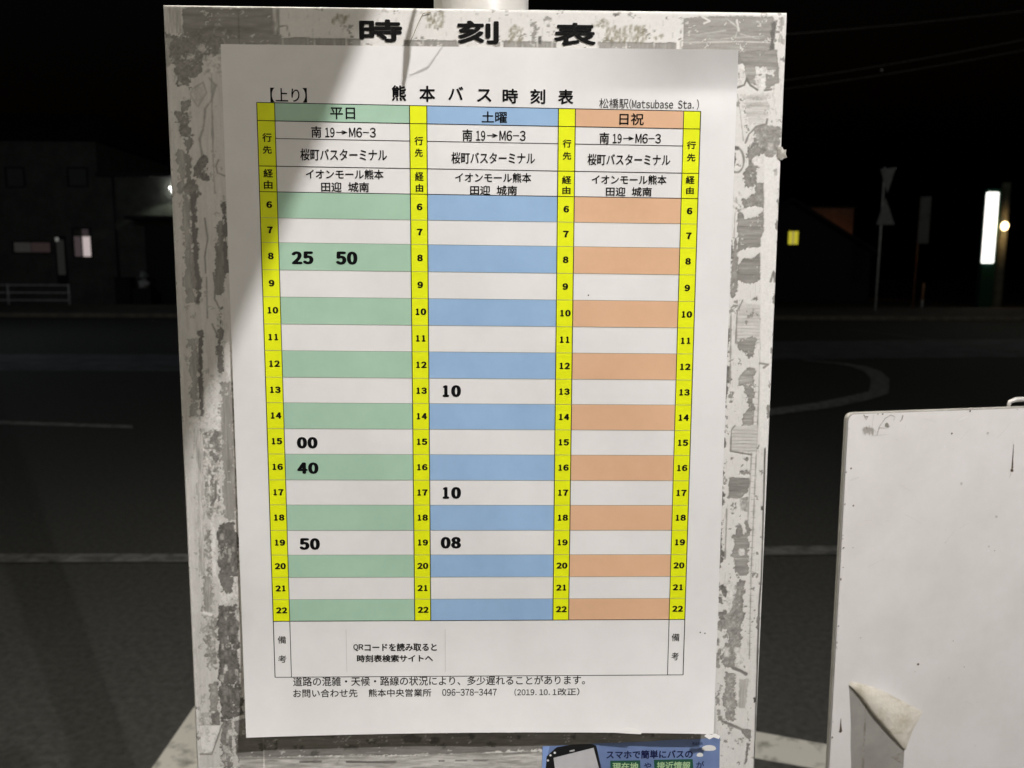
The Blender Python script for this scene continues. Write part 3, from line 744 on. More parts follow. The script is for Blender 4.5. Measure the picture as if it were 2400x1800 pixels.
for body, bx in (('お問い合わせ先', (687.5, 1614.5, 838, 1634)), ('熊本中央営業所', (864, 1614, 1011, 1632.5)), ('096-378-3447', (1036, 1614, 1165, 1630)), ('(2019.10.1', (1201, 1613, 1305, 1630.5)), ('改正)', (1307, 1612, 1358, 1629.5))):
    words(pm, body, bx, .05, SOFT)
specks_px = ((1379, 692), (1641, 1482), (1652, 1484))
for u, v_ in specks_px:
    x, z = M(u, v_); q = grid_quad(x - .35, z - .4, x + .35, z + .4); pm.add(put(q[0], .2), q[1], SOFT)
pm.build('paper', [paper_m, ink, ink_soft, ink_faint, ink_row], sheet)

# the four yellow hour columns
vert = [[('行', (615, 312, 637, 333)), ('先', (616, 342, 637, 360.5)), ('経', (617.5, 396, 640, 416)), ('由', (618.6, 423, 639, 443))],
        [('行', (971.5, 320, 992, 340.5)), ('先', (972.6, 348.4, 991, 367.6)), ('経', (972.6, 402.6, 993, 424)), ('由', (974.4, 431, 992, 450))],
        [('行', (1319, 327, 1339, 346)), ('先', (1319, 356, 1339, 374.5)), ('経', (1317, 412, 1339, 431)), ('由', (1318, 437, 1337, 455))],
        [('行', (1610, 331, 1631, 349.5)), ('先', (1610, 360, 1630, 378.5)), ('経', (1607, 412, 1628, 431)), ('由', (1608, 438, 1626, 455))]]
for c in range(4):
    hbm = MB()
    x0, x1 = CX[2 * c], CX[2 * c + 1]
    q = grid_quad(x0, RZ[20], x1, RZ[0], 3, True); hbm.add(put(q[0], 0.08), q[1], 0, True)
    for ch, bx in vert[c]: words(hbm, ch, bx, .12, 1)
    for k in range(17):
        zc = (RZ[3 + k] + RZ[4 + k]) / 2; xc = (x0 + x1) / 2 + (0.3 if c < 3 else .2)
        zc = float(skew(xc, zc)) + .1
        s = str(6 + k); hw = 1.75 * len(s)
        vv, ff = numeral(s, (xc - hw, zc - 1.95, xc + hw, zc + 1.95), (.38, .22))
        hbm.add(put(vv, .2), ff, 1)
    hbm.build('hour_column', [yellow, ink], sheet)

# the three day columns with their coloured cells
texts = [
 [('平日', (774, 252, 832.5, 280), .12), ('南19→M6-3', (729.6, 296, 882, 323), .10), ('桜町バスターミナル', (704, 349, 907, 377), .10), ('イオンモール熊本', (717, 397, 899, 420), .10), ('田迎  城南', (753, 427, 865, 450), .10),
  ('25', (683, 589, 735.5, 619.5), .034), ('50', (786.6, 589.5, 838.5, 620.5), .034), ('00', (695.6, 1024, 745, 1051), .034), ('40', (696.2, 1083.5, 747.2, 1110.5), .034), ('50', (701.5, 1261, 750.5, 1288.5), .034)],
 [('土曜', (1129, 261.5, 1188.6, 288.5), .12), ('南19→M6-3', (1084, 303, 1233, 331), .10), ('桜町バスターミナル', (1058, 357, 1254, 384.5), .10), ('イオンモール熊本', (1067, 405, 1245, 428), .10), ('田迎  城南', (1102, 435, 1212, 457), .10),
  ('10', (1033, 902.5, 1081, 930.5), .034), ('10', (1033, 1141, 1081, 1169), .034), ('08', (1032.5, 1258, 1081, 1285.5), .034)],
 [('日祝', (1451.5, 265.5, 1509, 293.5), .12), ('南19→M6-3', (1405, 310.5, 1550, 337), .10), ('桜町バスターミナル', (1377, 361, 1571, 388), .10), ('イオンモール熊本', (1387, 410, 1562, 432.5), .10), ('田迎  城南', (1420, 438.5, 1527.5, 460), .10)]]
for c, (cm, lab) in enumerate(((green, 'weekday column with pale green cells'), (blue, 'Saturday column with sky blue cells'), (orange, 'Sunday and holiday column with orange cells'))):
    db = MB()
    x0, x1 = CX[2 * c + 1], CX[2 * c + 2]
    q = grid_quad(x0, RZ[1], x1, RZ[0], 3, True); db.add(put(q[0], .08), q[1], 0, True)
    for k in range(0, 17, 2):
        q = grid_quad(x0, RZ[4 + k], x1, RZ[3 + k], 3, True); db.add(put(q[0], .08), q[1], 0, True)
    for body, bx, bold in texts[c]:
        if body.startswith('南'):
            wd = bx[2] - bx[0]
            for piece, a, e_, y0, y1 in (('南', 0, .156, 0, 1), ('19', .207, .365, .12, .97), ('→', .385, .556, .36, .70), ('M6-3', .578, 1, .12, .97)):
                hh = bx[3] - bx[1]; words(db, piece, (bx[0] + a * wd, bx[1] + y0 * hh, bx[0] + e_ * wd, bx[1] + y1 * hh), bold, 1)
            continue
        if len(body) == 2 and body.isdigit():
            vv, ff = numeral(body, pbox(*bx), (.78, .42)); db.add(put(vv, .2), ff, 1)
        else: words(db, body, bx, bold, 1)
    o = db.build('day_column', [cm, ink], sheet); o['label'] = lab
def sheet_scrap(pts):
    P = [M(*p) for p in pts]
    cx = sum(p[0] for p in P) / len(P); cz = sum(p[1] for p in P) / len(P)
    vs = put([(cx, cz)] + P, .5); n = len(P)
    b = MB(); b.add(vs, [(0, 1 + (i + 1) % n, 1 + i) for i in range(n)])
    return b.build('tape_piece', tape_white, sheet)
sheet_scrap([(1434, 1716), (1452, 1708), (1472, 1703), (1486, 1706), (1504, 1715), (1502, 1720), (1466, 1718)])  # bright scrap in place of the highlight on the curled lower edge
sheet_scrap([(1650, 1724), (1656, 1719), (1668, 1721), (1676, 1718), (1688, 1724), (1684, 1731), (1672, 1727), (1662, 1732)])

# ------------------------------------------------------------------ the blue sticker under the sheet
stick = empty('advert_sticker', on_board(0.06, 0, -0.50), 'blue sticker showing a smartphone, stuck on the board below the timetable sheet', 'sticker', rot=(TILT, 0, 0))
def bput(vs, off, ox=0.06, oz=-0.50):
    return [(q[0] / 1000 - ox, -(off + (q[2] if len(q) > 2 else 0)) / 1000, q[1] / 1000 - oz) for q in vs]
def ext(u, v0, v1=None): return M(u, v0)
sb = MB()
tl, tr = M(1271, 1748), M(1687, 1729)
bl, br = (tl[0] + 1.0, -500), (tr[0] + 1.5, -500)
n_ = 24
top = [(tl[0] + (tr[0] - tl[0]) * i / n_, tl[1] + (tr[1] - tl[1]) * i / n_ + (random.uniform(-.25, .25) if 0 < i < n_ else 0)) for i in range(n_ + 1)]
bot = [(bl[0] + (br[0] - bl[0]) * i / n_, -500) for i in range(n_ + 1)]
vs = bput(top, .3) + bput(bot, .3)
sb.add(vs, [(i, n_ + 1 + i, n_ + 2 + i, i + 1) for i in range(n_)], 0)
def spoly(pts, m, off, raw=False):
    P = pts if raw else [M(*p) for p in pts]
    sb.add(bput(P, off), [tuple(range(len(P) - 1, -1, -1))], m)
# clouds
def cloud(u, v, a, c):
    x, z = M(u, v)
    for dx, dz, ra, rb in ((0, 0, a, c), (-a * .45, -c * .25, a * .6, c * .7), (a * .5, -c * .2, a * .55, c * .75)):
        spoly([(x + dx + ra * math.cos(t), z + dz + rb * math.sin(t)) for t in np.linspace(2 * math.pi, 0, 22)[:-1]], 2, .42 + .02 * ra + .01 * abs(dx), raw=True)
cloud(1661, 1752, 4.4, 2.0); cloud(1640, 1768, 2.0, 1.4)
# darker band at the left, phone
spoly([(1272, 1749), (1288, 1748), (1278, 1800), (1270, 1800)], 1, .36)
ph = [M(1299, 1755), M(1306, 1750), M(1340, 1744), M(1388, 1743), M(1397, 1747), M(1400, 1758)]
k_ = M(1412, 1812); q_ = M(1279, 1812); p0 = M(1281, 1772)
sb.add(bput(ph + [k_, (k_[0] + 3, -500), (q_[0] + 1, -500), q_, p0], .45), [tuple(range(10, -1, -1))], 3)
sc_ = [M(1297, 1775), M(1391, 1751), M(1407, 1812)]
sb.add(bput(sc_ + [(sc_[2][0] + 2.5, -490), (sc_[0][0] + 5, -490), M(1302, 1812)], .62), [(5, 4, 3, 2, 1, 0)], 4)
for u, v_ in ((1300, 1763), (1290, 1769), (1284, 1781)):
    x, z = M(u, v_); spoly([(x + .75 * math.cos(t), z + .75 * math.sin(t)) for t in np.linspace(2 * math.pi, 0, 13)[:-1]], 2, .63, raw=True)
spoly([(1334, 1758), (1346, 1755), (1347, 1759), (1335, 1761)], 5, .64)
def swords(body, bx, bold, m, off):
    v, f = fit(body, pbox(*bx), bold); sb.add(bput(v, off), f, m)
swords('スマホで簡単にバスの', (1421, 1757, 1623, 1777), .16, 6, .5)
swords('熊本県内', (1622, 1738, 1646, 1746), .01, 6, .5)
spoly([(1430, 1782), (1500, 1781), (1501, 1806), (1431, 1807)], 7, .46); spoly([(1532, 1780), (1623, 1778), (1625, 1804), (1534, 1806)], 7, .46)
swords('現在地', (1435, 1786, 1496, 1804), .13, 8, .55); swords('接近情報', (1539, 1784, 1618, 1802), .13, 8, .55)
swords('や', (1509, 1786, 1526, 1802), .07, 6, .5); swords('が', (1631, 1783, 1650, 1800), .07, 6, .5)
sb.build('sticker_face', [mat('sticker_blue', (0.19, 0.27, 0.50), 0.35, 0.5, noise=(22, (0.15, 0.215, 0.40), 0.4, 0.6)), mat('sticker_pale_blue', (0.27, 0.40, 0.74), 0.35, 0.5),
    mat('sticker_white', (0.86, 0.86, 0.85), 0.35, 0.5), mat('phone_black', (0.014, 0.014, 0.015), 0.3, 0.5), mat('phone_screen', (0.60, 0.60, 0.62), 0.3, 0.5, noise=(25, (0.52, 0.52, 0.54), 0.4, 0.6)),
    mat('phone_mark', (0.5, 0.5, 0.5), 0.5), mat('navy_ink', (0.012, 0.016, 0.07), 0.5, 0.3), mat('box_green', (0.02, 0.10, 0.06), 0.5, 0.3), mat('box_mint', (0.42, 0.60, 0.34), 0.5, 0.3)], stick)

# ------------------------------------------------------------------ second white sign panel at the right
YAW = R(11)
panel = empty('signboard', (0.2999, 0.165, 0.0), 'blank white sign panel with a peeling film corner, beside the timetable board', 'sign', rot=(0, 0, YAW))
PZ = 1.288
pw, phh = 0.46, 0.62
def rounded(x0, x1, z0, z1, r, n=6):
    pts = []
    for cx, cz, a0 in ((x1 - r, z1 - r, 0), (x0 + r, z1 - r, 90), (x0 + r, z0 + r, 180), (x1 - r, z0 + r, 270)):
        for k in range(n + 1):
            a = R(a0 + 90 * k / n); pts.append((cx + r * math.cos(a), cz + r * math.sin(a)))
    return pts        # counter-clockwise seen from the front (-y)
pl = MB()
o_ = rounded(0, pw, -phh, 0, 0.006)
n = len(o_)
lean = lambda x, z: x + 0.0095 * (-z) * max(0, 1 - x / 0.2)
fr = [(lean(x, z), 0.0, PZ + z) for x, z in o_]; bk = [(lean(x, z), 0.004, PZ + z) for x, z in o_]
pl.add(fr + bk, [tuple(range(n)), tuple(range(2 * n - 1, n - 1, -1))] + [(i, n + i, n + (i + 1) % n, (i + 1) % n) for i in range(n)])
grey_metal = mat('bare_plate', (0.40, 0.385, 0.355), 0.5, 0.4, 0.1, noise=(18, (0.31, 0.295, 0.27), 0.42, 0.65))
pl.build('plate', grey_metal, panel, bevel=0.0008)
# film covering the plate, with the torn opening
hole = [(18.1, -241.7), (19.6, -252), (20.6, -259.9), (21.9, -270), (22.9, -280.3), (24, -300), (26.2, -321.4), (27.5, -345), (40, -372), (62, -376), (79.9, -350), (79.8, -328.7), (79.3, -312), (81.5, -305), (84, -297), (90, -282), (92.5, -275), (85.5, -270.5), (71.7, -262.8), (57.3, -255.1), (44.8, -248.5), (30, -242)]
film_out = [(lean(x, z) * 1000, z * 1000) for x, z in rounded(0.0012, pw - 0.001, -phh + 0.001, -0.0012, 0.006)]
bmf = bmesh.new()
def loop(P):
    vs = [bmf.verts.new((x / 1000, -0.0006, PZ + z / 1000)) for x, z in P]
    return [bmf.edges.new((vs[i], vs[(i + 1) % len(vs)])) for i in range(len(vs))]
ed = loop(film_out) + loop(hole)
bmesh.ops.triangle_fill(bmf, edges=ed, use_beauty=True)
for f in bmf.faces:
    f.normal_update()
    if f.normal.y > 0: f.normal_flip()
    f.material_index = 0
def decal(P, m=1, off=0.0009):
    vs = [bmf.verts.new((x / 1000, -off, PZ + z / 1000)) for x, z in P]
    f = bmf.faces.new(vs); f.normal_update()
    if f.normal.y > 0: f.normal_flip()
    f.material_index = m
def stroke(P, w0, w1, m=1, off=0.0009):
    L, Rr = [], []
    for i, (x, z) in enumerate(P):
        a = P[max(i - 1, 0)]; c = P[min(i + 1, len(P) - 1)]
        dx, dz = c[0] - a[0], c[1] - a[1]; l = math.hypot(dx, dz) or 1
        wv = (w0 + (w1 - w0) * i / (len(P) - 1)) / 2
        L.append((x - dz / l * wv, z + dx / l * wv)); Rr.append((x + dz / l * wv, z - dx / l * wv))
    for i in range(len(P) - 1): decal([L[i], L[i + 1], Rr[i + 1], Rr[i]], m, off)
def dot(x, z, r, m=1):
    decal([(x + r * random.uniform(.7, 1.2) * math.cos(t), z + r * random.uniform(.7, 1.2) * math.sin(t)) for t in np.linspace(0, 2 * math.pi, 9)[:-1]], m)
stroke([(14, -14.5), (17, -13), (18.5, -11.5), (19.5, -17), (21, -11), (22, -19), (23.5, -12), (25, -20), (26.5, -15), (29, -20), (31, -12), (36, -5.5), (41, -3), (45, -4.5), (44, -8)], .5, .5, 2)
for k in range(9): stroke([(16 + k * 1.1, -12 - k * .2), (15.5 + k * 1.25, -18 - (k % 3) * .8)], .7, .35, 2, .00092)
dot(37.5, -11, 2.0, 2); dot(39, -12.5, 1.4, 2); stroke([(30, -13.5), (38, -14)], .5, .2, 2); stroke([(24, -20), (40, -19.5)], .35, .2, 3)
decal([(15.5, -3), (20, -3.2), (18, -6.6)], 2); stroke([(52.5, -3.5), (52, -7), (50, -9)], 1.4, .5, 2); stroke([(24.5, -2), (24, -12)], .3, .3, 3)
dot(138.5, -22, 1.3, 3); stroke([(166.2, -33), (166.6, -46), (167, -55)], .35, 1.7, 4); dot(167, -56.5, 1.6, 4); stroke([(166, -59), (165, -63)], .7, .3, 3)
dot(102, -21, .9, 4); dot(6.5, -47, .9, 4); dot(155, -98, 1.5, 3); dot(116, -66, 1.3, 3); dot(11, -79.5, .8, 4); dot(150, -125, .9, 3); dot(86.5, -229.4, 1.1, 4); dot(84, -236, .6, 3); dot(135, -237, .5, 4); dot(120, -246, .6, 3)
stroke([(12.3, -272), (12.7, -279), (13, -283)], .4, 2.3, 4); dot(12.9, -284, 1.5, 4); dot(2.6, -78, .7, 4); dot(2.9, -108, .8, 3); dot(4.4, -116, .7, 4); dot(3.2, -205, .6, 4)
stroke([(108, -9.5), (117, -6.5)], 1.1, .7, 5); dot(96, -32, .9, 5); stroke([(6, -57.5), (15, -55)], .3, .2, 3); dot(9, -73, .8, 5); dot(150, -129, 1, 5); dot(145, -90, .7, 5)
rs = random.Random(8)
for k in range(46):
    x, z = rs.uniform(3, 300), rs.uniform(-340, -3)
    if 10 < x < 100 and z < -232: continue
    random.seed(k); dot(x, z, rs.uniform(.18, .5), rs.choice((3, 3, 4, 5)))
for k in range(26):
    x, z, L, a = rs.uniform(5, 260), rs.uniform(-335, -6), rs.uniform(4, 20), rs.uniform(-.6, .9)
    if 8 < x + L and x < 104 and z < -226: continue
    stroke([(x, z), (x + L * .5 * math.cos(a), z + L * .5 * math.sin(a) + .4), (x + L * math.cos(a), z + L * math.sin(a))], .16, .10, rs.choice((3, 3, 5)))
for k in range(30):      # chips along the left and top edges
    if k % 3: x, z = rs.uniform(1.6, 2.6), rs.uniform(-330, -8)
    else: x, z = rs.uniform(8, 240), rs.uniform(-2.6, -1.6)
    if k % 3: x += .0095 * -z
    random.seed(50 + k); dot(x, z, rs.uniform(.3, .9), rs.choice((2, 4, 3)))
mef = bpy.data.meshes.new('film'); bmf.to_mesh(mef); bmf.free()
film_w = mat('white_film', (0.83, 0.805, 0.795), 0.5, 0.35, noise=(14, (0.75, 0.725, 0.70), 0.35, 0.68), bump=(16, 0.10, 0.004))
for mm in (film_w, mat('scuff_a', (0.2, 0.18, 0.16)), mat('scuff_grey', (0.27, 0.255, 0.22), 0.8, noise=(300, (0.6, 0.58, 0.55), 0.45, 0.6)), mat('faint_scuff', (0.56, 0.54, 0.51), 0.7), mat('rust_dark', (0.10, 0.075, 0.055), 0.8), mat('bright_chip', (0.84, 0.83, 0.82), 0.4)):
    mef.materials.append(mm)
fo_ = bpy.data.objects.new('film', mef); col.objects.link(fo_); fo_.parent = panel
# peeled flap: underside turned to the front, ridge blending back into the film
A0, B0, C0 = (19.0, -239.0), (93.8, -274.6), (80.1, -311.0)
outer = [(19.5, -238.6), (27, -240.2), (36, -243.2), (44.8, -246.8), (51, -249.6), (57.3, -253.1), (64, -257.2), (71.7, -261.3), (79, -266), (86.5, -270.2), (93.8, -274.6), (90.6, -281.5), (88.2, -286), (85.6, -292), (83.6, -298), (81.6, -304), (80.4, -310.4)]
foldl = [(18.1, -241.7), (20.5, -243.6), (24, -246.6), (28, -250.8), (31.6, -254.8), (35, -259), (38.6, -263.6), (42.1, -268.5), (46.6, -273.8), (51.4, -279), (56.2, -284.4), (61, -289.8), (66, -295.6), (70.5, -300.5), (74.5, -305), (77.5, -308.4), (80.1, -311)]
fb = MB()
nu = 16; N = len(outer); vs = []
for i in range(N):
    sN = i / (N - 1); W_ = max(0.0, math.sin(math.pi * sN)) ** .6
    for j in range(-4, nu + 1):
        t = max(0.0, j / nu)
        x = foldl[i][0] + (outer[i][0] - foldl[i][0]) * t; z = foldl[i][1] + (outer[i][1] - foldl[i][1]) * t
        if j <= 0:                      # the roll of the fold, from the film's level up and over
            a = (j + 4) / 4 * math.pi / 2
            rr = 2.6 * W_
            L = .6 + rr * (1 - math.cos(a)); sh_ = rr * .55 * (math.sin(a) - math.sin(a) ** 3)
            x -= sh_ * .72; z -= sh_ * .69
        else:
            L = .6 + W_ * (2.6 + 2.3 * math.sin(min(1, t * 2.2) * math.pi / 2) - 3.6 * t ** 1.5) + .55 * W_ * math.sin(i * 1.7 + j * .5) * t * (1 - .3 * t) + .5 * t
        vs.append((x / 1000, -L / 1000, PZ + z / 1000))
cn = nu + 5
fb.add(vs, [(i * cn + j, i * cn + j + 1, (i + 1) * cn + j + 1, (i + 1) * cn + j) for i in range(N - 1) for j in range(cn - 1)], 1, True)
# the film bulges a little along the flap's upper edge
bul = []
for i in range(11):
    sN = i / 10; W_ = math.sin(math.pi * sN) ** .8
    dx, dz = .43, .90
    for j in range(6):
        t = j / 5
        bul.append(((outer[i][0] + dx * (t * 13 - 1.5)) / 1000, -(.62 + 1.5 * W_ * (1 - t) ** 2) / 1000, PZ + (outer[i][1] + dz * (t * 13 - 1.5)) / 1000))
fb.add(bul, [(i * 6 + j, (i + 1) * 6 + j, (i + 1) * 6 + j + 1, i * 6 + j + 1) for i in range(10) for j in range(5)], 0, True)
flap = fb.build('peeled_flap', [film_w, mat('film_underside', (0.78, 0.735, 0.64), 0.6, 0.3, noise=(55, (0.58, 0.53, 0.42), 0.46, 0.66), bump=(180, 0.4, 0.002))], panel)
# shadow of the flap painted at the opening's foot, and a grime streak
gb = MB()
def gdec(P, off): gb.add([(x / 1000, -off / 1000, PZ + z / 1000) for x, z in P], [tuple(range(len(P)))])
gdec([(66, -316), (79.2, -312), (79.5, -325), (74, -322)], .15); gdec([(36, -245), (37.2, -245), (40, -330), (37, -330)], .12)
gb.build('plate_stain', mat('stain', (0.24, 0.22, 0.19), 0.7, noise=(120, (0.36, 0.345, 0.31), 0.4, 0.6)), panel)
b = MB(); b.tube([(0.23, 0.03, 0), (0.23, 0.03, PZ - 0.02)], 0.022, 18); b.build('post', pole_paint, panel)
b = MB(); b.tube([(0.1640, 0.007, PZ - 0.004), (0.1660, 0.007, PZ + 0.0035), (0.172, 0.007, PZ + 0.0052), (0.3, 0.007, PZ + 0.0058)], [.0012, .0018, .0022, .0022], 10); b.build('bracket', galv, panel)

# ------------------------------------------------------------------ trailing vine added out of view to cast the curved shadow on the heading
def toward_lamp(u, v, t):
    x, z = M(u, v); P = Vector(on_board(x / 1000, 0, z / 1000)); return P + (Vector(KEY_POS) - P) * t
strand = empty('trailing_vine', (0.28, -0.49, 2.10), 'thin dry vine trailing from the shelter roof edge above the board', 'plant')
pts = [Vector((0.28, -0.485, 2.11)), toward_lamp(1010, -180, .24), toward_lamp(985, -20, .15), toward_lamp(965, 50, .115), toward_lamp(952, 110, .105), toward_lamp(950, 150, .10), toward_lamp(938, 240, .09)]
b = MB(); b.tube([p - Vector(strand.location) for p in pts], [.0016, .0012, .0009, .0010, .0016, .0015, .0005], 8); b.build('stem', mat('dry_stem', (0.24, 0.20, 0.11), 0.8), strand)
p1, p2, p3 = toward_lamp(1036, 112, .10), toward_lamp(1000, 165, .10), toward_lamp(955, 185, .10)
b = MB(); b.tube([p - Vector(strand.location) for p in (p1, p2, p3)], [.0002, .0004, .0002], 6); b.build('tendril', bpy.data.materials['dry_stem'], strand)
stalk = MB()
sp_ = [M(1010, 30), M(992, 33), M(980, 58), M(970, 84), M(961, 104)]
sv = [on_board(x / 1000, -(0.7 + .35 * i) / 1000, z / 1000) for i, (x, z) in enumerate(sp_)]
base = Vector(sv[0]); stalk.tube([Vector(q) - base for q in sv], [.00022, .00022, .0002, .00018, .00012], 6)
prep(stalk.build('grass_stalk', bpy.data.materials['dry_stem'], loc=base), 'thin dry grass stalk clinging to the board heading', 'grass')

# ------------------------------------------------------------------ far left: guard rail and house
gr = empty('guard_rail', (-17.0, 32.0, 0.11), 'white three bar guard rail along the far pavement before the dark house', 'guard rail')
for k in range(4):
    b = MB(); x = -0.05 - 2.41 * k; b.tube([(x, 0, -0.02), (x, 0, .84)], .035, 10); b.build('post', white_rail, gr)
for zz in (.79, .49, .19):
    b = MB(); b.tube([(-7.6, 0, zz), (-0.05, 0, zz)], .022, 8); b.build('rail', white_rail, gr)

house = empty('house', (-19.5, 36.0, 0), 'dark two storey house with lit downstairs windows beyond the guard rail', 'house')
H = lambda x: x + 19.5
b = MB(); b.box(H(-27), H(-17.55), 0, 8, 0, 7.1); b.box(H(-17.55), H(-13.2), -.004, 8, 0, 5.6)
b.build('wall', house_wall, house)
b = MB()
b.add([(H(-27.5), -.6, 7.1), (H(-17.1), -.6, 7.1), (H(-17.1), 8.6, 7.1), (H(-27.5), 8.6, 7.1), (H(-25.5), 4, 9), (H(-19), 4, 9)], [(0, 1, 5, 4), (1, 2, 5), (2, 3, 4, 5), (3, 0, 4), (3, 2, 1, 0)])
b.box(H(-17.5), H(-12.9), -.3, 8.2, 5.6, 5.75)
b.build('roof', house_roof, house)
def window(parent, x0, x1, z0, z1, y, panes, fm=dark_frame, t=.05):
    b = MB()
    b.box(x0 - t, x1 + t, y - .06, y - .002, z0 - t, z0); b.box(x0 - t, x1 + t, y - .06, y - .002, z1, z1 + t)
    b.box(x0 - t, x0, y - .06, y - .002, z0, z1); b.box(x1, x1 + t, y - .06, y - .002, z0, z1)
    wn_ = b.build('window', fm, parent)
    for (a, c, e_, g_, m) in panes:
        p = MB(); p.box(a, c, y - .03, y - .01, e_, g_); p.build('pane', m, wn_)
    return wn_
def glow(name, c, st=1.0, k=9):
    m = mat(name, (0.06, 0.06, 0.06), 0.5, 0.2, emit=c, estr=st)
    nt = m.node_tree; b = nt.nodes['Principled BSDF']
    tcn = nt.nodes.new('ShaderNodeTexCoord'); wv = nt.nodes.new('ShaderNodeTexWave'); wv.inputs['Scale'].default_value = k; wv.inputs['Distortion'].default_value = 1.5
    nt.links.new(tcn.outputs['Object'], wv.inputs['Vector'])
    mr = nt.nodes.new('ShaderNodeMapRange'); mr.inputs[3].default_value = .7 * st; mr.inputs[4].default_value = 1.15 * st
    nt.links.new(wv.outputs['Fac'], mr.inputs[0]); nt.links.new(mr.outputs[0], b.inputs['Emission Strength'])
    return m
g_dim = glow('curtain_glow_dim', (.024, .022, .021)); g_dim2 = glow('curtain_glow_rose', (.026, .017, .017)); g_mid = glow('curtain_glow_grey', (.055, .042, .044)); g_lit = glow('curtain_glow_lit', (.53, .45, .44)); g_tr = glow('transom_glow', (.035, .026, .028)); g_door = glow('door_glass_glow', (.014, .014, .013), 1, 3)
window(house, H(-21.42), H(-19.8), 2.28, 2.74, 0, [(H(-21.40), H(-20.68), 2.3, 2.72, g_dim), (H(-20.64), H(-19.82), 2.3, 2.72, g_dim2)])
window(house, H(-18.76), H(-18.02), 2.10, 3.34, 0, [(H(-18.74), H(-18.45), 2.12, 3.0, g_mid), (H(-18.37), H(-18.04), 2.12, 3.0, g_lit), (H(-18.37), H(-18.10), 3.04, 3.32, g_tr)])
window(house, H(-21.5), H(-20.75), 5.15, 5.95, 0, [(H(-21.48), H(-20.77), 5.17, 5.93, glow('upstairs_glow', (.0022, .002, .0024)))])
window(house, H(-18.8), H(-18.0), 5.2, 5.95, 0, [(H(-18.78), H(-18.02), 5.22, 5.93, glow('upstairs_glow_b', (.0019, .0021, .0019)))])
b = MB(); b.box(H(-19.6), H(-19.12), -.05, -.003, 0.9, 3.02); dr = b.build('door', dark_frame, house)
MB().box(H(-19.52), H(-19.2), -.07, -.052, 1.3, 2.85).build('door_glass', g_door, dr)
MB().box(H(-19.54), H(-19.40), -.09, -.072, 2.78, 2.95).build('door_lamp', mat('door_lamp', (.5, .5, .5), emit=(.14, .14, .13)), dr)
b = MB(); b.box(H(-15.95), H(-13.2), -1.2, -.006, 3.70, 3.85); b.build('porch_roof', house_roof, house)
b = MB(); b.box(H(-15.6), H(-13.6), -.06, -.008, 0.0, 3.5); b.build('garage_opening', dark_frame, house)
b = MB(); b.tube([(H(-16.85), -.08, 0), (H(-16.85), -.08, 5.6)], .05, 8); b.build('drain_pipe', dark_frame, house)
b = MB(); b.box(H(-14.30), H(-14.10), -.30, -.006, 5.08, 5.14); b.ball((H(-14.20), -.25, 4.98), .036); b.build('wall_lamp', mat('wall_lamp_glass', (.9, .9, .9), emit=(1, .98, .95), estr=18), house)
wl = bpy.data.lights.new('wall_lamp_light', 'SPOT'); wl.energy = 20; wl.spot_size = R(138); wl.spot_blend = .25; wl.color = (.95, 1, .84); wl.shadow_soft_size = .06
wlo = bpy.data.objects.new('wall_lamp_light', wl); col.objects.link(wlo); wlo.location = (-14.25, 35.15, 4.88)
b = MB(); b.box(-.33, .33, -.3, .3, 0, 1.15); b.box(-.36, .36, -.33, .33, 1.15, 1.22)
prep(b.build('storage_bin', dark_frame, loc=(-16.3, 35.3, 0), bevel=.03), 'dark square storage bin standing against the house wall', 'bin')
b = MB(); b.tube([(0, 0, 0), (0, 0, .25), (.05, 0, .5), (-.06, 0, .72)], [.22, .26, .2, .08], 12)
prep(b.build('white_sack', white_rail, loc=(-15.35, 35.0, 0.75)), 'pale sack slumped by the garage opening of the dark house', 'sack')
b = MB(); b.box(-.4, .4, -.3, .3, 0, .75); prep(b.build('crate', dark_frame, loc=(-15.35, 35.0, 0)), 'dark crate under the pale sack by the garage', 'crate')

# ------------------------------------------------------------------ far right: houses, traffic sign, notice, pylon
h2 = empty('gabled_house', (17.5, 45, 0), 'dark gabled house with one yellow lit window across the road', 'house')
b = MB(); b.add([(-5, 0, 0), (3.9, 0, 0), (3.9, 0, 2.7), (-.9, 0, 5.5), (-5, 0, 3.1), (-5, 3, 0), (3.9, 3, 0), (3.9, 3, 2.7), (-.9, 3, 5.5), (-5, 3, 3.1)], [(0, 1, 2, 3, 4), (9, 8, 7, 6, 5), (1, 6, 7, 2), (0, 4, 9, 5)])
b.build('wall', mat('dark_boards', (0.05, 0.05, 0.055), 0.9), h2)
b = MB(); b.add([(4.3, -.5, 2.55), (-.9, -.5, 5.6), (-5.4, -.5, 2.95), (4.3, 3.3, 2.55), (-.9, 3.3, 5.6), (-5.4, 3.3, 2.95)], [(0, 1, 4, 3), (1, 2, 5, 4)])
o = b.build('roof', house_roof, h2); s_ = o.modifiers.new('thick', 'SOLIDIFY'); s_.thickness = .15
gy = glow('yellow_window_glow', (.52, .46, .035), 1.0, 5)
window(h2, -.90, -.32, 3.18, 3.93, 0, [(-.89, -.65, 3.19, 3.92, gy), (-.58, -.33, 3.19, 3.92, gy), (-.65, -.58, 3.19, 3.92, glow('yellow_mullion', (.26, .20, .12)))])
wh = empty('warehouse', (21, 50, 0), 'flat topped warehouse washed by an orange lamp behind the gabled house', 'warehouse')
b = MB(); b.box(-2.2, 1.5, 0, 8, 0, 5.62); b.build('wall', mat('warehouse_wall', (0.42, 0.33, 0.27), 0.9, noise=(1.2, (0.3, 0.22, 0.17), .35, .65)), wh)
b = MB(); b.box(-2.3, 1.6, -.12, 8.1, 5.62, 5.74); b.build('roof', house_roof, wh)
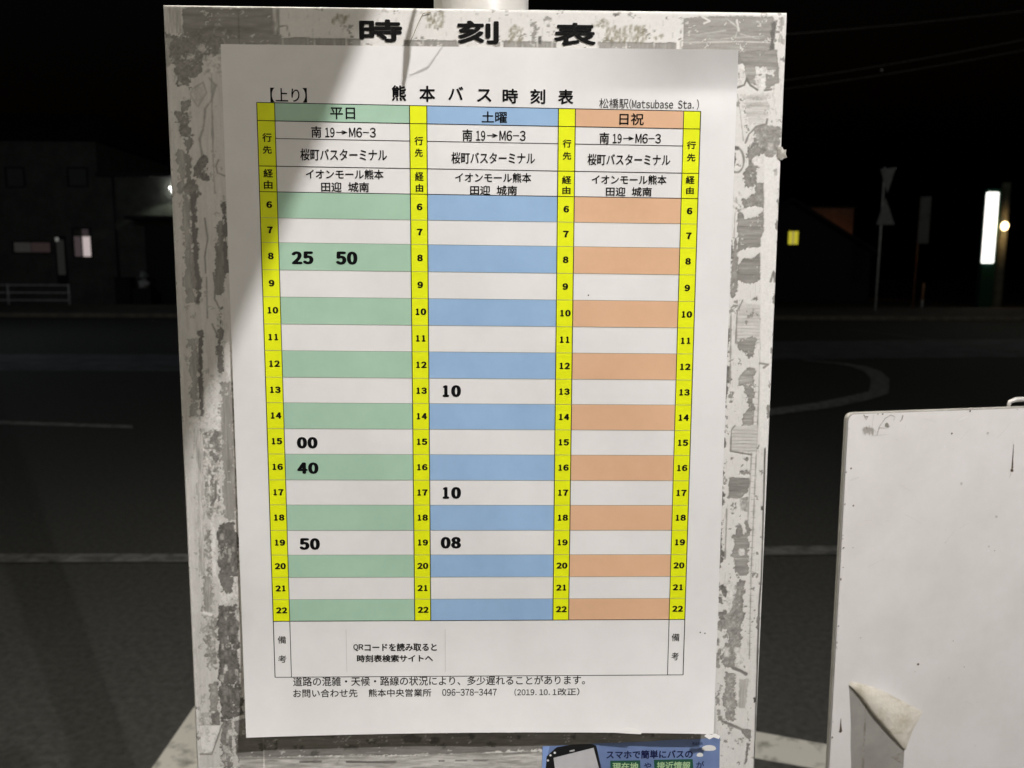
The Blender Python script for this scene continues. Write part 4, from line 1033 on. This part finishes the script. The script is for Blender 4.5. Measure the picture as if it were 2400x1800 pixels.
b = MB(); b.ball((-.2, -.5, 2.4), .07); b.box(-.24, -.16, -.45, -.002, 2.46, 2.52); b.build('wall_lamp', mat('orange_lamp_glass', (.9, .6, .3), emit=(1, .5, .12), estr=6), wh)
ol = bpy.data.lights.new('orange_lamp_light', 'POINT'); ol.energy = 18; ol.color = (1, .28, .07); ol.shadow_soft_size = .08
olo = bpy.data.objects.new('orange_lamp_light', ol); col.objects.link(olo); olo.location = (20.9, 49.0, 2.6)

ts = empty('traffic_sign', (14.6, 29.8, 0), 'two triangular traffic signs, one above the other, on a thin grey post', 'traffic sign')
sg = mat('sign_back', (0.36, 0.36, 0.36), 0.6, 0.3, noise=(3, (0.28, 0.28, 0.28), .4, .6))
b = MB(); b.tube([(-.02, .03, 0), (-.02, .03, 5.45)], .035, 12); b.build('post', white_rail, ts)
def tri(pts, name):
    b = MB(); n = len(pts)
    b.add([(x, -.02, z) for x, z in pts] + [(x, .0, z) for x, z in pts], [tuple(range(n)), tuple(range(2 * n - 1, n - 1, -1))] + [(i, n + i, n + (i + 1) % n, (i + 1) % n) for i in range(n)])
    b.build(name, sg, ts, bevel=.004)
tri([(.12, 4.5), (.38, 5.45), (-.2, 5.38)], 'upper_sign'); tri([(-.22, 3.34), (.48, 3.34), (.06, 4.34)], 'lower_sign')

nb_ = empty('notice_sign', (19.3, 36, 0), 'tall narrow grey notice plate on a thin rust orange post', 'sign')
MB().tube([(-.02, 0, 0), (0, 0, 5.0)], .04, 10).build('post', mat('rust_post', (0.45, 0.20, 0.11), 0.7, noise=(2, (0.25, 0.1, 0.06), .4, .6)), nb_)
MB().box(-.04, .44, -.07, -.042, 2.9, 5.0).build('plate', sg, nb_, bevel=.01)
bo = empty('bollard', (19.7, 36, 0), 'short orange and white post beside the narrow notice plate', 'bollard')
MB().tube([(0, 0, 0), (0, 0, .35)], .05, 12).build('base', white_rail, bo)
MB().tube([(0, 0, .35), (0.01, 0, 1.1), (0.01, 0, 1.14)], [.05, .05, .03], 12).build('body', mat('faded_orange', (0.75, 0.40, 0.22), 0.6), bo)

py = empty('sign_pylon', (23.0, 36.6, 0), 'tall pylon sign with a glowing white panel above a dark green base', 'sign')
MB().box(-.28, .36, 0, .3, 0, 5.45).build('body', mat('pylon_green', (0.02, 0.09, 0.065), 0.5, 0.4), py, bevel=.02)
b = MB(); pts_ = rounded(-.345, .215, 2.05, 5.28, .05)
for i, (x, z) in enumerate(pts_): pts_[i] = (x + (z - 3.6) * -.006, z)
n = len(pts_)
b.add([(x, -.06, z) for x, z in pts_] + [(x, -.002, z) for x, z in pts_], [tuple(range(n))] + [(i, n + i, n + (i + 1) % n, (i + 1) % n) for i in range(n)])
b.build('light_panel', mat('panel_glow', (.9, .9, .9), emit=(1, .99, .93), estr=2.2), py)
up = empty('utility_pole', (23.80, 37.0, 0), 'concrete utility pole with an orange globe lamp beside the glowing pylon sign', 'utility pole')
MB().tube([(0, 0, 0), (0, 0, 5.75)], [.24, .20], 16).build('pole', mat('pole_concrete', (0.42, 0.40, 0.30), 0.85, noise=(3, (0.3, 0.29, 0.22), .4, .6)), up)
b = MB(); b.ball((-.31, -.62, 3.74), .16, sz=1.3); b.build('lamp_globe', mat('globe_glow', (.9, .7, .4), emit=(1, .74, .38), estr=5.5), up)
b = MB(); b.tube([(-.05, 0, 4.05), (-.25, -.4, 4.1), (-.31, -.62, 3.92)], .02, 8); b.build('lamp_arm', galv, up)
pl_ = bpy.data.lights.new('globe_light', 'POINT'); pl_.energy = 20; pl_.color = (1, .62, .25); pl_.shadow_soft_size = .1
plo = bpy.data.objects.new('globe_light', pl_); col.objects.link(plo); plo.location = (23.45, 35.9, 3.75)

# ------------------------------------------------------------------ overhead cables
wire_m = mat('cable', (0.36, 0.36, 0.35), 0.5)
def cable(p, q, r, lab, ins=None):
    o = empty('overhead_cable', p, lab, 'cable', 'overhead cables')
    P, Q = Vector(p), Vector(q)
    L = (Q - P).length
    pts = [(Q - P) * t - Vector((0, 0, .012 * L * 4 * t * (1 - t))) for t in np.linspace(0, 1, 25)]
    MB().tube(pts, r, 6).build('wire', wire_m, o)
    if ins:
        b = MB(); b.ball(Vector(ins) - P, .045); b.build('insulator', tape_white, o)
cable((2.0, 14.6, 5.54), (12.0, 15.4, 6.72), .008, 'upper overhead cable slanting up to the right, the brightest one')
cable((5.0, 30, 7.85), (20.0, 30, 10.2), .010, 'middle overhead cable, faint, slanting over the road', (14.28, 29.95, 8.96))
cable((5.0, 30, 7.6), (20.0, 30.2, 9.85), .009, 'lower overhead cable, faintest, just under the middle one')
